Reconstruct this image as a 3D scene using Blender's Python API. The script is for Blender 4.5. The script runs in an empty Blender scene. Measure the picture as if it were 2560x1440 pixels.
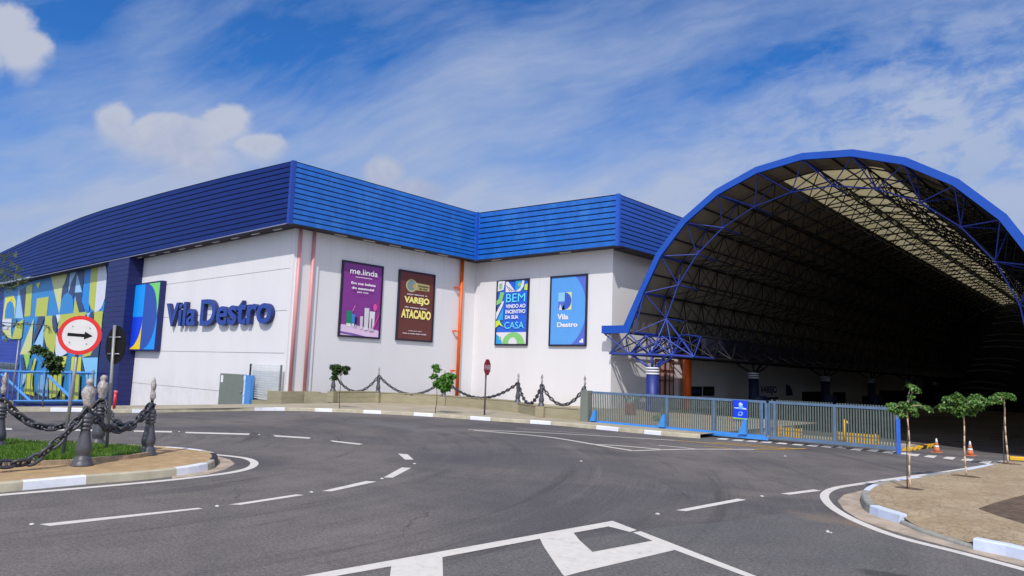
import bpy, math, random
import numpy as np
from mathutils import Vector, Matrix
random.seed(7)
D2R = math.radians
scene = bpy.context.scene
col = scene.collection

# ------------------------------------------------------------------ camera
F = 1778.388                      # focal length in px of the 2560 px wide photograph
RM = np.array([[0.74211362, 0.05222977, 0.66823605],
               [0.66937063, -0.10949581, -0.73481537],
               [0.03478981, 0.99261408, -0.11621941]])
CH = 2.2                          # eye height
cam_d = bpy.data.cameras.new('camera')
cam_d.sensor_width = 36.0
cam_d.lens = F / 2560 * 36
cam_d.clip_start = 0.1
cam_d.clip_end = 3000
cam = bpy.data.objects.new('camera', cam_d)
col.objects.link(cam)
m4 = Matrix.Identity(4)
for i in range(3):
    for j in range(3):
        m4[i][j] = RM[i][j]
m4[2][3] = CH
cam.matrix_world = m4
scene.camera = cam

# ------------------------------------------------------------------ light
SUN_EL = D2R(48.5)
sun_h = Vector((0.540, -0.842, 0)).normalized()
sun_to = Vector((sun_h.x * math.cos(SUN_EL), sun_h.y * math.cos(SUN_EL), math.sin(SUN_EL)))
sd = bpy.data.lights.new('sun', 'SUN')
sd.energy = 2.55
sd.angle = D2R(0.53)
sd.color = (1.0, 0.955, 0.89)
so = bpy.data.objects.new('sun', sd)
so.rotation_euler = sun_to.to_track_quat('Z', 'Y').to_euler()
so.location = (0, 0, 60)
col.objects.link(so)
scene.view_settings.view_transform = 'Standard'
scene.view_settings.look = 'None'
scene.view_settings.gamma = 1
scene.view_settings.exposure = 0.42


def lin(c):
    return tuple(((v / 255) / 12.92 if v / 255 <= 0.04045 else ((v / 255 + 0.055) / 1.055) ** 2.4) for v in c)


class NT:
    """tiny node tree helper"""
    def __init__(s, nt):
        s.nt = nt
        s.n = nt.nodes
        s.l = nt.links

    def add(s, t, **kw):
        n = s.n.new(t)
        for k, v in kw.items():
            setattr(n, k, v)
        return n

    def setin(s, n, k, v):
        if v is None:
            return
        if hasattr(v, 'bl_idname') or isinstance(v, bpy.types.NodeSocket):
            s.l.new(v, n.inputs[k])
        else:
            n.inputs[k].default_value = v

    def math(s, op, a, b=None, c=None, clamp=False):
        n = s.add('ShaderNodeMath', operation=op, use_clamp=clamp)
        for i, v in enumerate((a, b, c)):
            if v is not None:
                s.setin(n, i, v)
        return n.outputs[0]

    def vmath(s, op, a, b=None):
        n = s.add('ShaderNodeVectorMath', operation=op)
        s.setin(n, 0, a)
        if b is not None:
            s.setin(n, 1, b)
        return n.outputs['Value'] if op in ('DOT_PRODUCT', 'LENGTH') else n.outputs[0]

    def noise(s, vec, scale, detail=4, rough=0.55, dist=0.0):
        n = s.add('ShaderNodeTexNoise')
        n.inputs['Scale'].default_value = scale
        n.inputs['Detail'].default_value = detail
        n.inputs['Roughness'].default_value = rough
        n.inputs['Distortion'].default_value = dist
        if vec is not None:
            s.l.new(vec, n.inputs['Vector'])
        return n.outputs['Fac']

    def mapr(s, v, a, b, c=0.0, d=1.0, smooth=True):
        n = s.add('ShaderNodeMapRange', interpolation_type='SMOOTHSTEP' if smooth else 'LINEAR')
        s.setin(n, 0, v)
        for i, q in enumerate((a, b, c, d)):
            s.setin(n, i + 1, q)
        return n.outputs[0]

    def mix(s, f, a, b, mode='MIX'):
        n = s.add('ShaderNodeMix', data_type='RGBA', blend_type=mode)
        s.setin(n, 0, f)
        for k, v in ((6, a), (7, b)):
            if isinstance(v, tuple) and len(v) == 3:
                v = v + (1,)
            s.setin(n, k, v)
        return n.outputs[2]

    def comb(s, x, y, z=0.0):
        n = s.add('ShaderNodeCombineXYZ')
        for i, v in enumerate((x, y, z)):
            s.setin(n, i, v)
        return n.outputs[0]


world = bpy.data.worlds.new('World')
scene.world = world
world.use_nodes = True
W = NT(world.node_tree)
W.n.clear()
sky = W.add('ShaderNodeTexSky', sky_type='NISHITA', sun_disc=False)
sky.sun_elevation = SUN_EL
sky.sun_rotation = math.atan2(sun_h.x, sun_h.y)
sky.altitude = 600
sky.air_density = 1.0
sky.dust_density = 0.4
sky.ozone_density = 2.0
tc = W.add('ShaderNodeTexCoord')
dirv = W.vmath('NORMALIZE', tc.outputs['Generated'])
# a fixed flat chart of the sky round the north-west direction; u to the right, v downwards
fw = (-0.668236, 0.734815, 0.116219)
rt = (0.742114, 0.669371, 0.034790)
up = (0.052230, -0.109496, 0.992614)
df = W.math('MAXIMUM', W.vmath('DOT_PRODUCT', dirv, fw), 0.05)
U = W.math('DIVIDE', W.vmath('DOT_PRODUCT', dirv, rt), df)
V = W.math('DIVIDE', W.vmath('DOT_PRODUCT', dirv, up), df)
front = W.mapr(W.vmath('DOT_PRODUCT', dirv, fw), 0.05, 0.3)
UV = W.comb(U, V, 0.0)
rag = W.noise(UV, 5.5, 9, 0.60, 0.35)
rag2 = W.noise(UV, 2.6, 4, 0.5)
rag3 = W.noise(UV, 17.0, 7, 0.68, 0.5)
rag = W.math('ADD', W.math('MULTIPLY', rag, 0.72), W.math('MULTIPLY', rag3, 0.34))


def blob(px, py, rx, ry, k=1.9, soft=0.34):
    """soft-edged heap of cumulus round one direction (given on the chart in photo px)"""
    u0 = (px - 1280) / F
    v0 = -(py - 720) / F
    a = W.math('DIVIDE', W.math('SUBTRACT', U, u0), rx / F)
    b = W.math('DIVIDE', W.math('SUBTRACT', V, v0), ry / F)
    b = W.math('MULTIPLY', b, W.mapr(b, -0.6, 0.2, 0.62, 1.0))
    d = W.math('SQRT', W.math('ADD', W.math('MULTIPLY', a, a), W.math('MULTIPLY', b, b)))
    d = W.math('ADD', d, W.math('MULTIPLY', W.math('SUBTRACT', rag, 0.5), k))
    return W.mapr(d, 1.0, W.mapr(b, -0.7, 0.3, 0.15, 1.0 - soft), 0.0, 1.0)


def union(lst):
    r = lst[0]
    for q in lst[1:]:
        r = W.math('MAXIMUM', r, q)
    return r


# thin high cloud: streaks rising to the right
ang = D2R(17)
ru = W.math('ADD', W.math('MULTIPLY', U, math.cos(ang)), W.math('MULTIPLY', V, math.sin(ang)))
rv = W.math('SUBTRACT', W.math('MULTIPLY', V, math.cos(ang)), W.math('MULTIPLY', U, math.sin(ang)))
warp = W.noise(UV, 1.7, 3, 0.5)
st = W.comb(W.math('MULTIPLY', ru, 1.0), W.math('ADD', W.math('MULTIPLY', rv, 4.6), W.math('MULTIPLY', warp, 1.1)), 0.3)
streak = W.noise(st, 1.7, 12, 0.60, 0.12)
st2 = W.comb(W.math('MULTIPLY', ru, 1.2), W.math('MULTIPLY', rv, 2.4), 3.7)
broad = W.noise(st2, 1.5, 3, 0.5, 0.3)


def gauss(px, py, rx, ry, rot=0.0):
    u0 = (px - 1280) / F
    v0 = -(py - 720) / F
    a0 = W.math('SUBTRACT', U, u0)
    b0 = W.math('SUBTRACT', V, v0)
    c, s_ = math.cos(rot), math.sin(rot)
    a = W.math('DIVIDE', W.math('ADD', W.math('MULTIPLY', a0, c), W.math('MULTIPLY', b0, s_)), rx / F)
    b = W.math('DIVIDE', W.math('SUBTRACT', W.math('MULTIPLY', b0, c), W.math('MULTIPLY', a0, s_)), ry / F)
    d = W.math('ADD', W.math('MULTIPLY', a, a), W.math('MULTIPLY', b, b))
    return W.math('POWER', 2.718, W.math('MULTIPLY', d, -1.0))


dens = W.mapr(V, 0.42, 0.02, 0.20, 0.80)                 # more veil towards the horizon
dens = W.math('ADD', dens, W.math('MULTIPLY', gauss(1000, 320, 330, 150, 0.35), 0.34))
dens = W.math('ADD', dens, W.math('MULTIPLY', gauss(1330, 190, 420, 120, 0.3), 0.26))
dens = W.math('ADD', dens, W.math('MULTIPLY', gauss(2420, 330, 330, 170, 0.3), 0.22))
dens = W.math('ADD', dens, W.math('MULTIPLY', gauss(2000, 40, 500, 60, 0.2), 0.16))
dens = W.math('ADD', dens, W.math('MULTIPLY', gauss(180, 230, 260, 110, 0.2), 0.25))
dens = W.math('ADD', dens, W.math('MULTIPLY', gauss(400, 90, 110, 190, -0.25), 0.26))
dens = W.math('SUBTRACT', dens, W.math('MULTIPLY', gauss(760, 150, 280, 190), 0.48))
dens = W.math('SUBTRACT', dens, W.math('MULTIPLY', gauss(1900, 170, 480, 75, 0.15), 0.30))
dens = W.math('SUBTRACT', dens, W.math('MULTIPLY', gauss(230, 40, 120, 120), 0.2))
strk = W.mapr(streak, 0.32, 0.68, -0.28, 0.38, False)
brd = W.mapr(broad, 0.3, 0.7, -0.18, 0.2, False)
veil = W.math('ADD', dens, W.math('ADD', strk, brd))
mott = W.noise(W.comb(W.math('MULTIPLY', ru, 1.0), W.math('MULTIPLY', rv, 2.0), 1.3), 13.0, 8, 0.62, 0.3)
mot = W.math('MULTIPLY', W.mapr(mott, 0.34, 0.62, -0.30, 0.26), gauss(2380, 300, 520, 230, 0.25))
veil = W.math('ADD', veil, mot)
veil = W.math('ADD', veil, W.math('MULTIPLY', W.mapr(mott, 0.35, 0.65, -0.06, 0.06, False), 1.0))
veil = W.math('MINIMUM', W.math('MAXIMUM', veil, 0.0), 1.0)
cum = union([blob(5, 70, 95, 85), blob(55, 125, 95, 62), blob(-40, 110, 100, 90),
             blob(440, 345, 240, 55), blob(285, 300, 72, 62), blob(400, 322, 100, 52), blob(580, 305, 85, 68), blob(645, 365, 95, 45),
             blob(500, 390, 170, 50, 1.3, 0.8),
             blob(955, 440, 70, 62), blob(1035, 478, 100, 45, 1.2, 0.6)])
# underside of each heap melts into the haze
cumshade = W.mapr(W.math('ADD', W.math('ADD', W.math('MULTIPLY', rag2, 0.6), W.math('MULTIPLY', rag3, 0.5)), W.math('MULTIPLY', V, 1.3)), 0.62, 0.98, 0.0, 1.0)
sky_col = W.mix(1.0, sky.outputs[0], (0.21, 0.60, 1.08), 'MULTIPLY')
veil_col = (2.80, 3.50, 5.10)
veil2 = W.mix(W.mapr(streak, 0.35, 0.65), (2.60, 3.35, 5.0, 1), (3.05, 3.65, 5.1, 1))
c1 = W.mix(W.math('MULTIPLY', veil, front), sky_col, veil2)
cum_col = W.mix(cumshade, (2.75, 3.2, 4.6), (3.95, 4.2, 5.0))
c1 = W.mix(W.math('MULTIPLY', W.math('SUBTRACT', 1.0, front), 0.55), c1, (9.5, 9.4, 9.6))   # unseen bright cloud added behind the view to lift shadow fill
c2 = W.mix(W.math('MULTIPLY', W.math('MULTIPLY', cum, front), 0.93), c1, cum_col)
bg = W.add('ShaderNodeBackground')
bg.inputs['Strength'].default_value = 0.10
W.l.new(c2, bg.inputs['Color'])
wo = W.add('ShaderNodeOutputWorld')
W.l.new(bg.outputs[0], wo.inputs[0])

# ------------------------------------------------------------------ survey helpers
XB = [-600, -150, -92, -59, -41, -36.5, -34, -24, -19, 60, 400]
ZB = [-5, -4.2, -3.35, -1.75, -0.72, -0.12, 0, 0, 0, 0, 0]
YB = [-60, 0, 12, 26.5, 41, 60, 140, 900]


def g(x, y):
    """height of the ground"""
    z = float(np.interp(x, XB, ZB))
    if y > 26.5 and x > -24:
        z -= 0.84 * min(1, (y - 26.5) / 14.5) * min(1, (x + 24) / 5)
    return z


def ray(px, py):
    return RM @ np.array([(px - 1280) / F, -(py - 720) / F, -1.0])


def gp(px, py, dz=0.0):
    """point of the ground seen there in the survey photo"""
    d = ray(px, py)
    t, prev = 2.0, 2.0
    o = np.array([0, 0, CH])
    while t < 400:
        p = o + d * t
        if p[2] <= g(p[0], p[1]) + dz:
            a, b = prev, t
            for _ in range(30):
                m = (a + b) / 2
                p = o + d * m
                if p[2] <= g(p[0], p[1]) + dz:
                    b = m
                else:
                    a = m
            return Vector(p)
        prev = t
        t += 0.25
    return Vector(o + d * 400)


def ony(px, py, Y):
    d = ray(px, py)
    return Vector(np.array([0, 0, CH]) + d * (Y / d[1]))


def onx(px, py, X):
    d = ray(px, py)
    return Vector(np.array([0, 0, CH]) + d * (X / d[0]))


# ------------------------------------------------------------------ mesh + object helpers
class MB:
    def __init__(s):
        s.v, s.f, s.m, s.sm = [], [], [], []

    def poly(s, pts, m=0, smooth=False):
        b = len(s.v)
        s.v += [tuple(p) for p in pts]
        s.f.append(tuple(range(b, b + len(pts))))
        s.m.append(m)
        s.sm.append(smooth)

    def mesh(s, vs, fs, m=0, smooth=False):
        b = len(s.v)
        s.v += [tuple(p) for p in vs]
        for f in fs:
            s.f.append(tuple(b + i for i in f))
            s.m.append(m)
            s.sm.append(smooth)

    def box(s, x0, x1, y0, y1, z0, z1, m=0):
        x0, x1 = min(x0, x1), max(x0, x1)
        y0, y1 = min(y0, y1), max(y0, y1)
        z0, z1 = min(z0, z1), max(z0, z1)
        vs = [(x, y, z) for z in (z0, z1) for y in (y0, y1) for x in (x0, x1)]
        s.mesh(vs, [(0, 2, 3, 1), (4, 5, 7, 6), (0, 1, 5, 4), (2, 6, 7, 3), (0, 4, 6, 2), (1, 3, 7, 5)], m)

    def obox(s, c, hx, hy, hz, ang=0.0, m=0, bev=0.0):
        ca, sa = math.cos(ang), math.sin(ang)
        vs = []
        for z in (-hz, hz):
            for (x, y) in ((-hx, -hy), (hx, -hy), (hx, hy), (-hx, hy)):
                vs.append((c[0] + x * ca - y * sa, c[1] + x * sa + y * ca, c[2] + z))
        s.mesh(vs, [(3, 2, 1, 0), (4, 5, 6, 7), (0, 1, 5, 4), (1, 2, 6, 5), (2, 3, 7, 6), (3, 0, 4, 7)], m)

    def tube(s, p0, p1, r0, r1=None, n=8, m=0, caps=True, smooth=True):
        p0, p1 = Vector(p0), Vector(p1)
        r1 = r0 if r1 is None else r1
        d = (p1 - p0)
        if d.length < 1e-6:
            return
        d.normalize()
        a = Vector((0, 0, 1)) if abs(d.z) < 0.9 else Vector((1, 0, 0))
        u = d.cross(a).normalized()
        w = d.cross(u)
        vs = []
        for p, r in ((p0, r0), (p1, r1)):
            for i in range(n):
                t = 2 * math.pi * i / n
                vs.append(p + (u * math.cos(t) + w * math.sin(t)) * r)
        fs = [(i, (i + 1) % n, n + (i + 1) % n, n + i) for i in range(n)]
        s.mesh(vs, fs, m, smooth)
        if caps:
            b = len(s.v) - 2 * n
            s.f.append(tuple(b + i for i in reversed(range(n)))); s.m.append(m); s.sm.append(False)
            s.f.append(tuple(b + n + i for i in range(n))); s.m.append(m); s.sm.append(False)

    def path(s, pts, rs, n=6, m=0):
        for i in range(len(pts) - 1):
            s.tube(pts[i], pts[i + 1], rs[i], rs[i + 1], n, m)

    def lathe(s, prof, n=20, c=(0, 0, 0), m=0, jitter=0.0, smooth=True):
        vs, fs = [], []
        for (r, z) in prof:
            for i in range(n):
                t = 2 * math.pi * i / n
                rr = r * (1 + (random.uniform(-jitter, jitter) if jitter else 0))
                vs.append((c[0] + rr * math.cos(t), c[1] + rr * math.sin(t), c[2] + z))
        for j in range(len(prof) - 1):
            for i in range(n):
                fs.append((j * n + i, j * n + (i + 1) % n, (j + 1) * n + (i + 1) % n, (j + 1) * n + i))
        fs.append(tuple(reversed(range(n))))
        fs.append(tuple((len(prof) - 1) * n + i for i in range(n)))
        s.mesh(vs, fs, m, smooth)

    def sheet(s, pts2, z, m=0):
        s.poly([(p[0], p[1], z) for p in pts2], m)


def link(o):
    col.objects.link(o)
    return o


def obj(name, mb, mats, parent=None, org=None, bevel=0.0):
    """one mesh object; coordinates in mb are world ones, org is the parent's place"""
    me = bpy.data.meshes.new(name)
    o3 = Vector(org) if org is not None else (Vector(parent.location) if parent else Vector((0, 0, 0)))
    vs = [(v[0] - o3.x, v[1] - o3.y, v[2] - o3.z) for v in mb.v]
    me.from_pydata(vs, [], mb.f)
    if not isinstance(mats, (list, tuple)):
        mats = [mats]
    for m_ in mats:
        me.materials.append(m_)
    me.polygons.foreach_set('material_index', mb.m)
    me.polygons.foreach_set('use_smooth', mb.sm)
    me.update()
    o = bpy.data.objects.new(name, me)
    if parent:
        o.parent = parent
    else:
        o.location = o3
    link(o)
    if bevel:
        b = o.modifiers.new('bevel', 'BEVEL')
        b.width = bevel
        b.segments = 2
        b.limit_method = 'ANGLE'
    return o


def tag(o, label, cat, group=None, kind=None):
    if label:
        o['label'] = label
    if cat:
        o['category'] = cat
    if group:
        o['group'] = group
    if kind:
        o['kind'] = kind
    return o


def thing(name, label, cat, loc=(0, 0, 0), group=None, rotz=0.0):
    o = bpy.data.objects.new(name, None)
    o.empty_display_size = 0.2
    o.location = loc
    o.rotation_euler = (0, 0, rotz)
    link(o)
    return tag(o, label, cat, group)


def struct(name, mb, mats):
    o = obj(name, mb, mats)
    o['kind'] = 'structure'
    return o


def copy_tree(o, parent=None):
    c = o.copy()
    link(c)
    c.parent = parent
    for ch in [q for q in bpy.data.objects if q.parent == o]:
        copy_tree(ch, c)
    return c


# ------------------------------------------------------------------ materials
_M = {}


def mat(name, c, rough=0.6, metal=0.0, var=0.12, scale=3.0, bump=0.0, bscale=30.0, spec=0.5, dirt=None, stretch=None, coat=0.0):
    if name in _M:
        return _M[name]
    m = bpy.data.materials.new(name)
    m.use_nodes = True
    t = NT(m.node_tree)
    b = t.n['Principled BSDF']
    b.inputs['Roughness'].default_value = rough
    b.inputs['Metallic'].default_value = metal
    b.inputs['Specular IOR Level'].default_value = spec
    b.inputs['Coat Weight'].default_value = coat
    L = lin(c)
    tcn = t.add('ShaderNodeTexCoord')
    vec = tcn.outputs['Object']
    if stretch:
        mp = t.add('ShaderNodeMapping')
        t.l.new(vec, mp.inputs[0])
        mp.inputs['Scale'].default_value = stretch
        vec = mp.outputs[0]
    n1 = t.noise(vec, scale, 6, 0.6)
    dk = tuple(v * (1 - var) for v in L) + (1,)
    lt = tuple(min(1, v * (1 + var)) for v in L) + (1,)
    cc = t.mix(t.mapr(n1, 0.3, 0.7), dk, lt)
    if dirt:
        n2 = t.noise(vec, scale * 0.37, 8, 0.7, 0.4)
        cc = t.mix(t.mapr(n2, dirt[1], dirt[1] + 0.16, 0, dirt[2]), cc, lin(dirt[0]) + (1,))
    t.l.new(cc, b.inputs['Base Color'])
    if bump:
        bn = t.add('ShaderNodeBump')
        bn.inputs['Strength'].default_value = bump
        bn.inputs['Distance'].default_value = 0.02
        t.l.new(t.noise(vec, bscale, 5, 0.6), bn.inputs['Height'])
        t.l.new(bn.outputs[0], b.inputs['Normal'])
    _M[name] = m
    return m


def asphalt(name, c1, c2, streak_amt=0.3, gran=0.25):
    m = bpy.data.materials.new(name)
    m.use_nodes = True
    t = NT(m.node_tree)
    b = t.n['Principled BSDF']
    P = t.add('ShaderNodeNewGeometry').outputs['Position']
    big = t.noise(P, 0.16, 6, 0.6, 0.5)
    mid = t.noise(P, 1.3, 6, 0.65, 0.3)
    fine = t.noise(P, 55.0, 3, 0.8)
    fine2 = t.noise(P, 22.0, 4, 0.75)
    c = t.mix(t.mapr(big, 0.35, 0.65), c1, c2)
    # tyre-polished bands that follow the curve of the road round (-19, 12)
    sx = t.add('ShaderNodeSeparateXYZ')
    t.l.new(P, sx.inputs[0])
    dx = t.math('ADD', sx.outputs[0], 24.0)
    dy = t.math('SUBTRACT', sx.outputs[1], 4.0)
    rad = t.math('SQRT', t.math('ADD', t.math('MULTIPLY', dx, dx), t.math('MULTIPLY', dy, dy)))
    angn = t.math('ARCTAN2', dy, dx)
    band = t.noise(t.comb(t.math('MULTIPLY', rad, 1.6), t.math('MULTIPLY', angn, 1.4), 0.0), 1.0, 6, 0.7, 0.15)
    c = t.mix(t.mapr(band, 0.52, 0.70, 0, streak_amt), c, tuple(v * 0.55 for v in c1[:3]) + (1,))
    c = t.mix(t.mapr(band, 0.46, 0.28, 0, streak_amt * 0.7), c, tuple(v * 1.28 for v in c2[:3]) + (1,))
    arcs = t.noise(t.comb(t.math('MULTIPLY', rad, 6.5), t.math('MULTIPLY', angn, 3.2), 2.0), 1.0, 7, 0.7, 0.1)
    c = t.mix(t.mapr(arcs, 0.55, 0.72, 0, 0.35), c, tuple(v * 0.6 for v in c1[:3]) + (1,))
    c = t.mix(t.mapr(arcs, 0.44, 0.28, 0, 0.30), c, tuple(v * 1.35 for v in c2[:3]) + (1,))
    c = t.mix(t.mapr(mid, 0.35, 0.7, 0.0, 0.32), c, tuple(v * 0.72 for v in c1[:3]) + (1,))
    g1 = t.mapr(fine, 0.30, 0.70, 1 - gran, 1 + gran, False)
    g2 = t.mapr(fine2, 0.30, 0.70, 1 - gran, 1 + gran, False)
    gg = t.math('MULTIPLY', g1, g2)
    c = t.mix(1.0, c, t.comb(gg, gg, gg), 'MULTIPLY')
    # rusty dust washed over the road by the paved corner, tar crumbs near it
    def spot(cx_, cy_, rx_, ry_, lo_, hi_):
        ex = t.math('DIVIDE', t.math('SUBTRACT', sx.outputs[0], cx_), rx_)
        ey = t.math('DIVIDE', t.math('SUBTRACT', sx.outputs[1], cy_), ry_)
        r_ = t.math('SQRT', t.math('ADD', t.math('MULTIPLY', ex, ex), t.math('MULTIPLY', ey, ey)))
        return t.mapr(t.math('ADD', r_, t.math('MULTIPLY', t.math('SUBTRACT', mid, 0.5), 1.6)), 1.0, lo_, 0, hi_)
    c = t.mix(spot(-3.6, 12.3, 1.5, 0.55, 0.2, 0.42), c, (0.26, 0.18, 0.12, 1))
    c = t.mix(spot(-2.2, 9.3, 0.6, 0.25, 0.7, 0.6), c, (0.03, 0.03, 0.03, 1))
    c = t.mix(spot(-14.5, 13.5, 5.0, 3.0, 0.1, 0.22), c, (0.065, 0.065, 0.08, 1))
    c = t.mix(spot(-22.0, 17.5, 6.0, 1.6, 0.1, 0.25), c, (0.23, 0.22, 0.22, 1))
    # light chips and dust
    sp = t.noise(P, 38.0, 2, 0.5)
    c = t.mix(t.mapr(sp, 0.72, 0.78, 0, 0.5), c, (0.30, 0.29, 0.28, 1))
    # hairline cracks
    vo = t.add('ShaderNodeTexVoronoi', feature='DISTANCE_TO_EDGE')
    vo.inputs['Scale'].default_value = 0.33
    wv = t.add('ShaderNodeMapping')
    t.l.new(P, wv.inputs[0])
    wn = t.noise(P, 0.9, 5, 0.7)
    off = t.comb(t.math('MULTIPLY', wn, 2.4), t.math('MULTIPLY', wn, -1.9), 0.0)
    t.l.new(t.vmath('ADD', P, off), vo.inputs['Vector'])
    crk = t.mapr(vo.outputs['Distance'], 0.0, 0.006, 1, 0)
    gate_ = t.mapr(t.noise(P, 0.25, 3, 0.5), 0.55, 0.62, 0, 0.75)
    c = t.mix(t.math('MULTIPLY', crk, gate_), c, (0.018, 0.018, 0.02, 1))
    t.l.new(c, b.inputs['Base Color'])
    b.inputs['Roughness'].default_value = 0.85
    b.inputs['Specular IOR Level'].default_value = 0.25
    bn = t.add('ShaderNodeBump')
    bn.inputs['Strength'].default_value = 0.55
    bn.inputs['Distance'].default_value = 0.008
    t.l.new(t.math('ADD', fine, fine2), bn.inputs['Height'])
    t.l.new(bn.outputs[0], b.inputs['Normal'])
    return m


M_ASPH = asphalt('asphalt', (0.096, 0.089, 0.092, 1), (0.168, 0.150, 0.140, 1), 0.60, 0.42)
M_ASPH_OLD = asphalt('old_asphalt', (0.118, 0.113, 0.114, 1), (0.158, 0.146, 0.138, 1), 0.3, 0.45)


def paint_mat(name, c, wear=0.35):
    """road or kerb paint that has worn through in places"""
    m = bpy.data.materials.new(name)
    m.use_nodes = True
    t = NT(m.node_tree)
    b = t.n['Principled BSDF']
    P = t.add('ShaderNodeNewGeometry').outputs['Position']
    n1 = t.noise(P, 5.0, 8, 0.75, 0.5)
    n2 = t.noise(P, 60.0, 3, 0.7)
    L = lin(c)
    cc = t.mix(t.mapr(n1, 0.35, 0.65, 0, 0.5), tuple(v for v in L) + (1,), tuple(v * 0.8 for v in L) + (1,))
    w_ = t.mapr(t.math('ADD', t.math('MULTIPLY', n1, 0.7), t.math('MULTIPLY', n2, 0.3)), 0.57 , 0.66, 0, wear)
    cc = t.mix(w_, cc, (0.16, 0.15, 0.14, 1))
    t.l.new(cc, b.inputs['Base Color'])
    b.inputs['Roughness'].default_value = 0.75
    bn = t.add('ShaderNodeBump')
    bn.inputs['Strength'].default_value = 0.3
    bn.inputs['Distance'].default_value = 0.006
    t.l.new(n2, bn.inputs['Height'])
    t.l.new(bn.outputs[0], b.inputs['Normal'])
    return m


M_PAINT = paint_mat('road_paint', (214, 208, 200), 0.8)
M_YPAINT = paint_mat('yellow_road_paint', (205, 160, 70), 0.7)
M_KWHITE = paint_mat('kerb_paint', (226, 228, 236), 0.3)
M_KERB = mat('kerb_concrete', (176, 168, 146), 0.9, var=0.16, scale=2.5, bump=0.3, bscale=25, dirt=((70, 66, 50), 0.60, 0.8))
M_WALK = mat('pavement_concrete', (164, 153, 132), 0.9, var=0.12, scale=0.9, bump=0.2, bscale=20, dirt=((120, 106, 84), 0.55, 0.5))
M_GUTTER = mat('gutter_concrete', (172, 156, 138), 0.9, var=0.2, scale=3, bump=0.3, dirt=((110, 98, 84), 0.5, 0.6))
M_SAND = mat('sandy_ground', (172, 144, 106), 0.95, var=0.16, scale=4, bump=0.5, bscale=60, dirt=((158, 128, 92), 0.5, 0.6))
M_SOIL = mat('dark_soil', (98, 80, 64), 0.95, var=0.3, scale=9, bump=0.9, bscale=22, dirt=((66, 52, 40), 0.5, 0.7))
M_EARTH = mat('bed_earth', (74, 84, 40), 0.95, var=0.3, scale=10, bump=0.8, bscale=30)
M_STONE = mat('low_wall_stone', (152, 144, 118), 0.85, var=0.10, scale=1.2, bump=0.25, bscale=9, dirt=((120, 112, 84), 0.55, 0.6), stretch=(1, 1, 5))
M_WHITE = mat('white_wall_paint', (224, 222, 224), 0.75, var=0.025, scale=0.35, bump=0.05, bscale=6, dirt=((200, 198, 196), 0.58, 0.35), stretch=(1, 1, 0.35))
def weather(m, z_hi, z_lo):
    t = NT(m.node_tree)
    b = t.n['Principled BSDF']
    old = b.inputs['Base Color'].links[0].from_socket
    P = t.add('ShaderNodeNewGeometry').outputs['Position']
    sp_ = t.add('ShaderNodeSeparateXYZ')
    t.l.new(P, sp_.inputs[0])
    mp = t.add('ShaderNodeMapping')
    mp.inputs['Scale'].default_value = (2.6, 2.6, 0.10)
    t.l.new(P, mp.inputs[0])
    n_ = t.noise(mp.outputs[0], 1.0, 6, 0.7, 0.1)
    st_ = t.math('MULTIPLY', t.mapr(n_, 0.52, 0.72), t.mapr(sp_.outputs[2], z_hi - 5.0, z_hi))
    n2_ = t.noise(P, 1.3, 7, 0.7, 0.2)
    gr_ = t.math('MULTIPLY', t.mapr(n2_, 0.35, 0.65), t.mapr(sp_.outputs[2], z_lo + 1.3, z_lo))
    c_ = t.mix(t.math('MULTIPLY', st_, 0.12), old, lin((150, 146, 140)) + (1,))
    c_ = t.mix(t.math('MULTIPLY', gr_, 0.16), c_, lin((176, 158, 132)) + (1,))
    t.l.new(c_, b.inputs['Base Color'])


weather(M_WHITE, 10.1, 0.2)
M_GAP = mat('panel_gap', (138, 140, 142), 0.9, var=0.05)
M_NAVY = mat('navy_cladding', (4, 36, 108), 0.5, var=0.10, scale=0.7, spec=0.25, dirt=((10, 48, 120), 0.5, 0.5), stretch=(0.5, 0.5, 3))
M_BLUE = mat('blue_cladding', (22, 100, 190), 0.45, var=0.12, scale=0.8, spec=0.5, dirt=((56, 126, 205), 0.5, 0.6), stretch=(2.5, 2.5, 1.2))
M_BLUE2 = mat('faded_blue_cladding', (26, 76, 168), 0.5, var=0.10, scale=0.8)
M_TRIM = mat('blue_trim', (26, 82, 190), 0.4, var=0.05)
M_TRIMN = mat('navy_trim', (16, 60, 156), 0.4, var=0.05)
M_NDARK = mat('dark_navy_cladding', (20, 28, 92), 0.5, var=0.12, scale=0.8)
M_SOFFIT = mat('dark_soffit', (58, 52, 60), 0.8, var=0.1)
M_LAMPW = mat('lamp_diffuser', (214, 214, 210), 0.4, var=0.02)
M_ARCH = mat('arch_blue_paint', (4, 74, 176), 0.35, var=0.06, scale=1.5, spec=0.5)
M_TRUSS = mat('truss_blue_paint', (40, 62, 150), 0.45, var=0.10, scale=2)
M_TRUSS_SHADE = mat('truss_in_shade', (18, 18, 28), 0.5, var=0.15, scale=2)  # steel inside the hall, its shade painted into the colour
M_ROOF = mat('roof_sheet', (130, 121, 108), 0.7, var=0.10, scale=0.6, dirt=((104, 90, 74), 0.5, 0.6))
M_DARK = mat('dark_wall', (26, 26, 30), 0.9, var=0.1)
M_BLACK = mat('black_paint', (20, 20, 22), 0.5, var=0.1)
M_COLB = mat('column_blue', (30, 44, 120), 0.5, var=0.12, scale=2.5, dirt=((44, 64, 140), 0.5, 0.4), stretch=(3, 3, 0.6))
M_IRON = mat('grey_iron_paint', (76, 76, 84), 0.42, var=0.14, scale=9, bump=0.18, bscale=30, spec=0.5, dirt=((108, 108, 116), 0.56, 0.4))
M_CHAIN = mat('chain_iron', (54, 54, 62), 0.42, var=0.22, scale=12, bump=0.2, bscale=40, spec=0.5)
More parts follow.
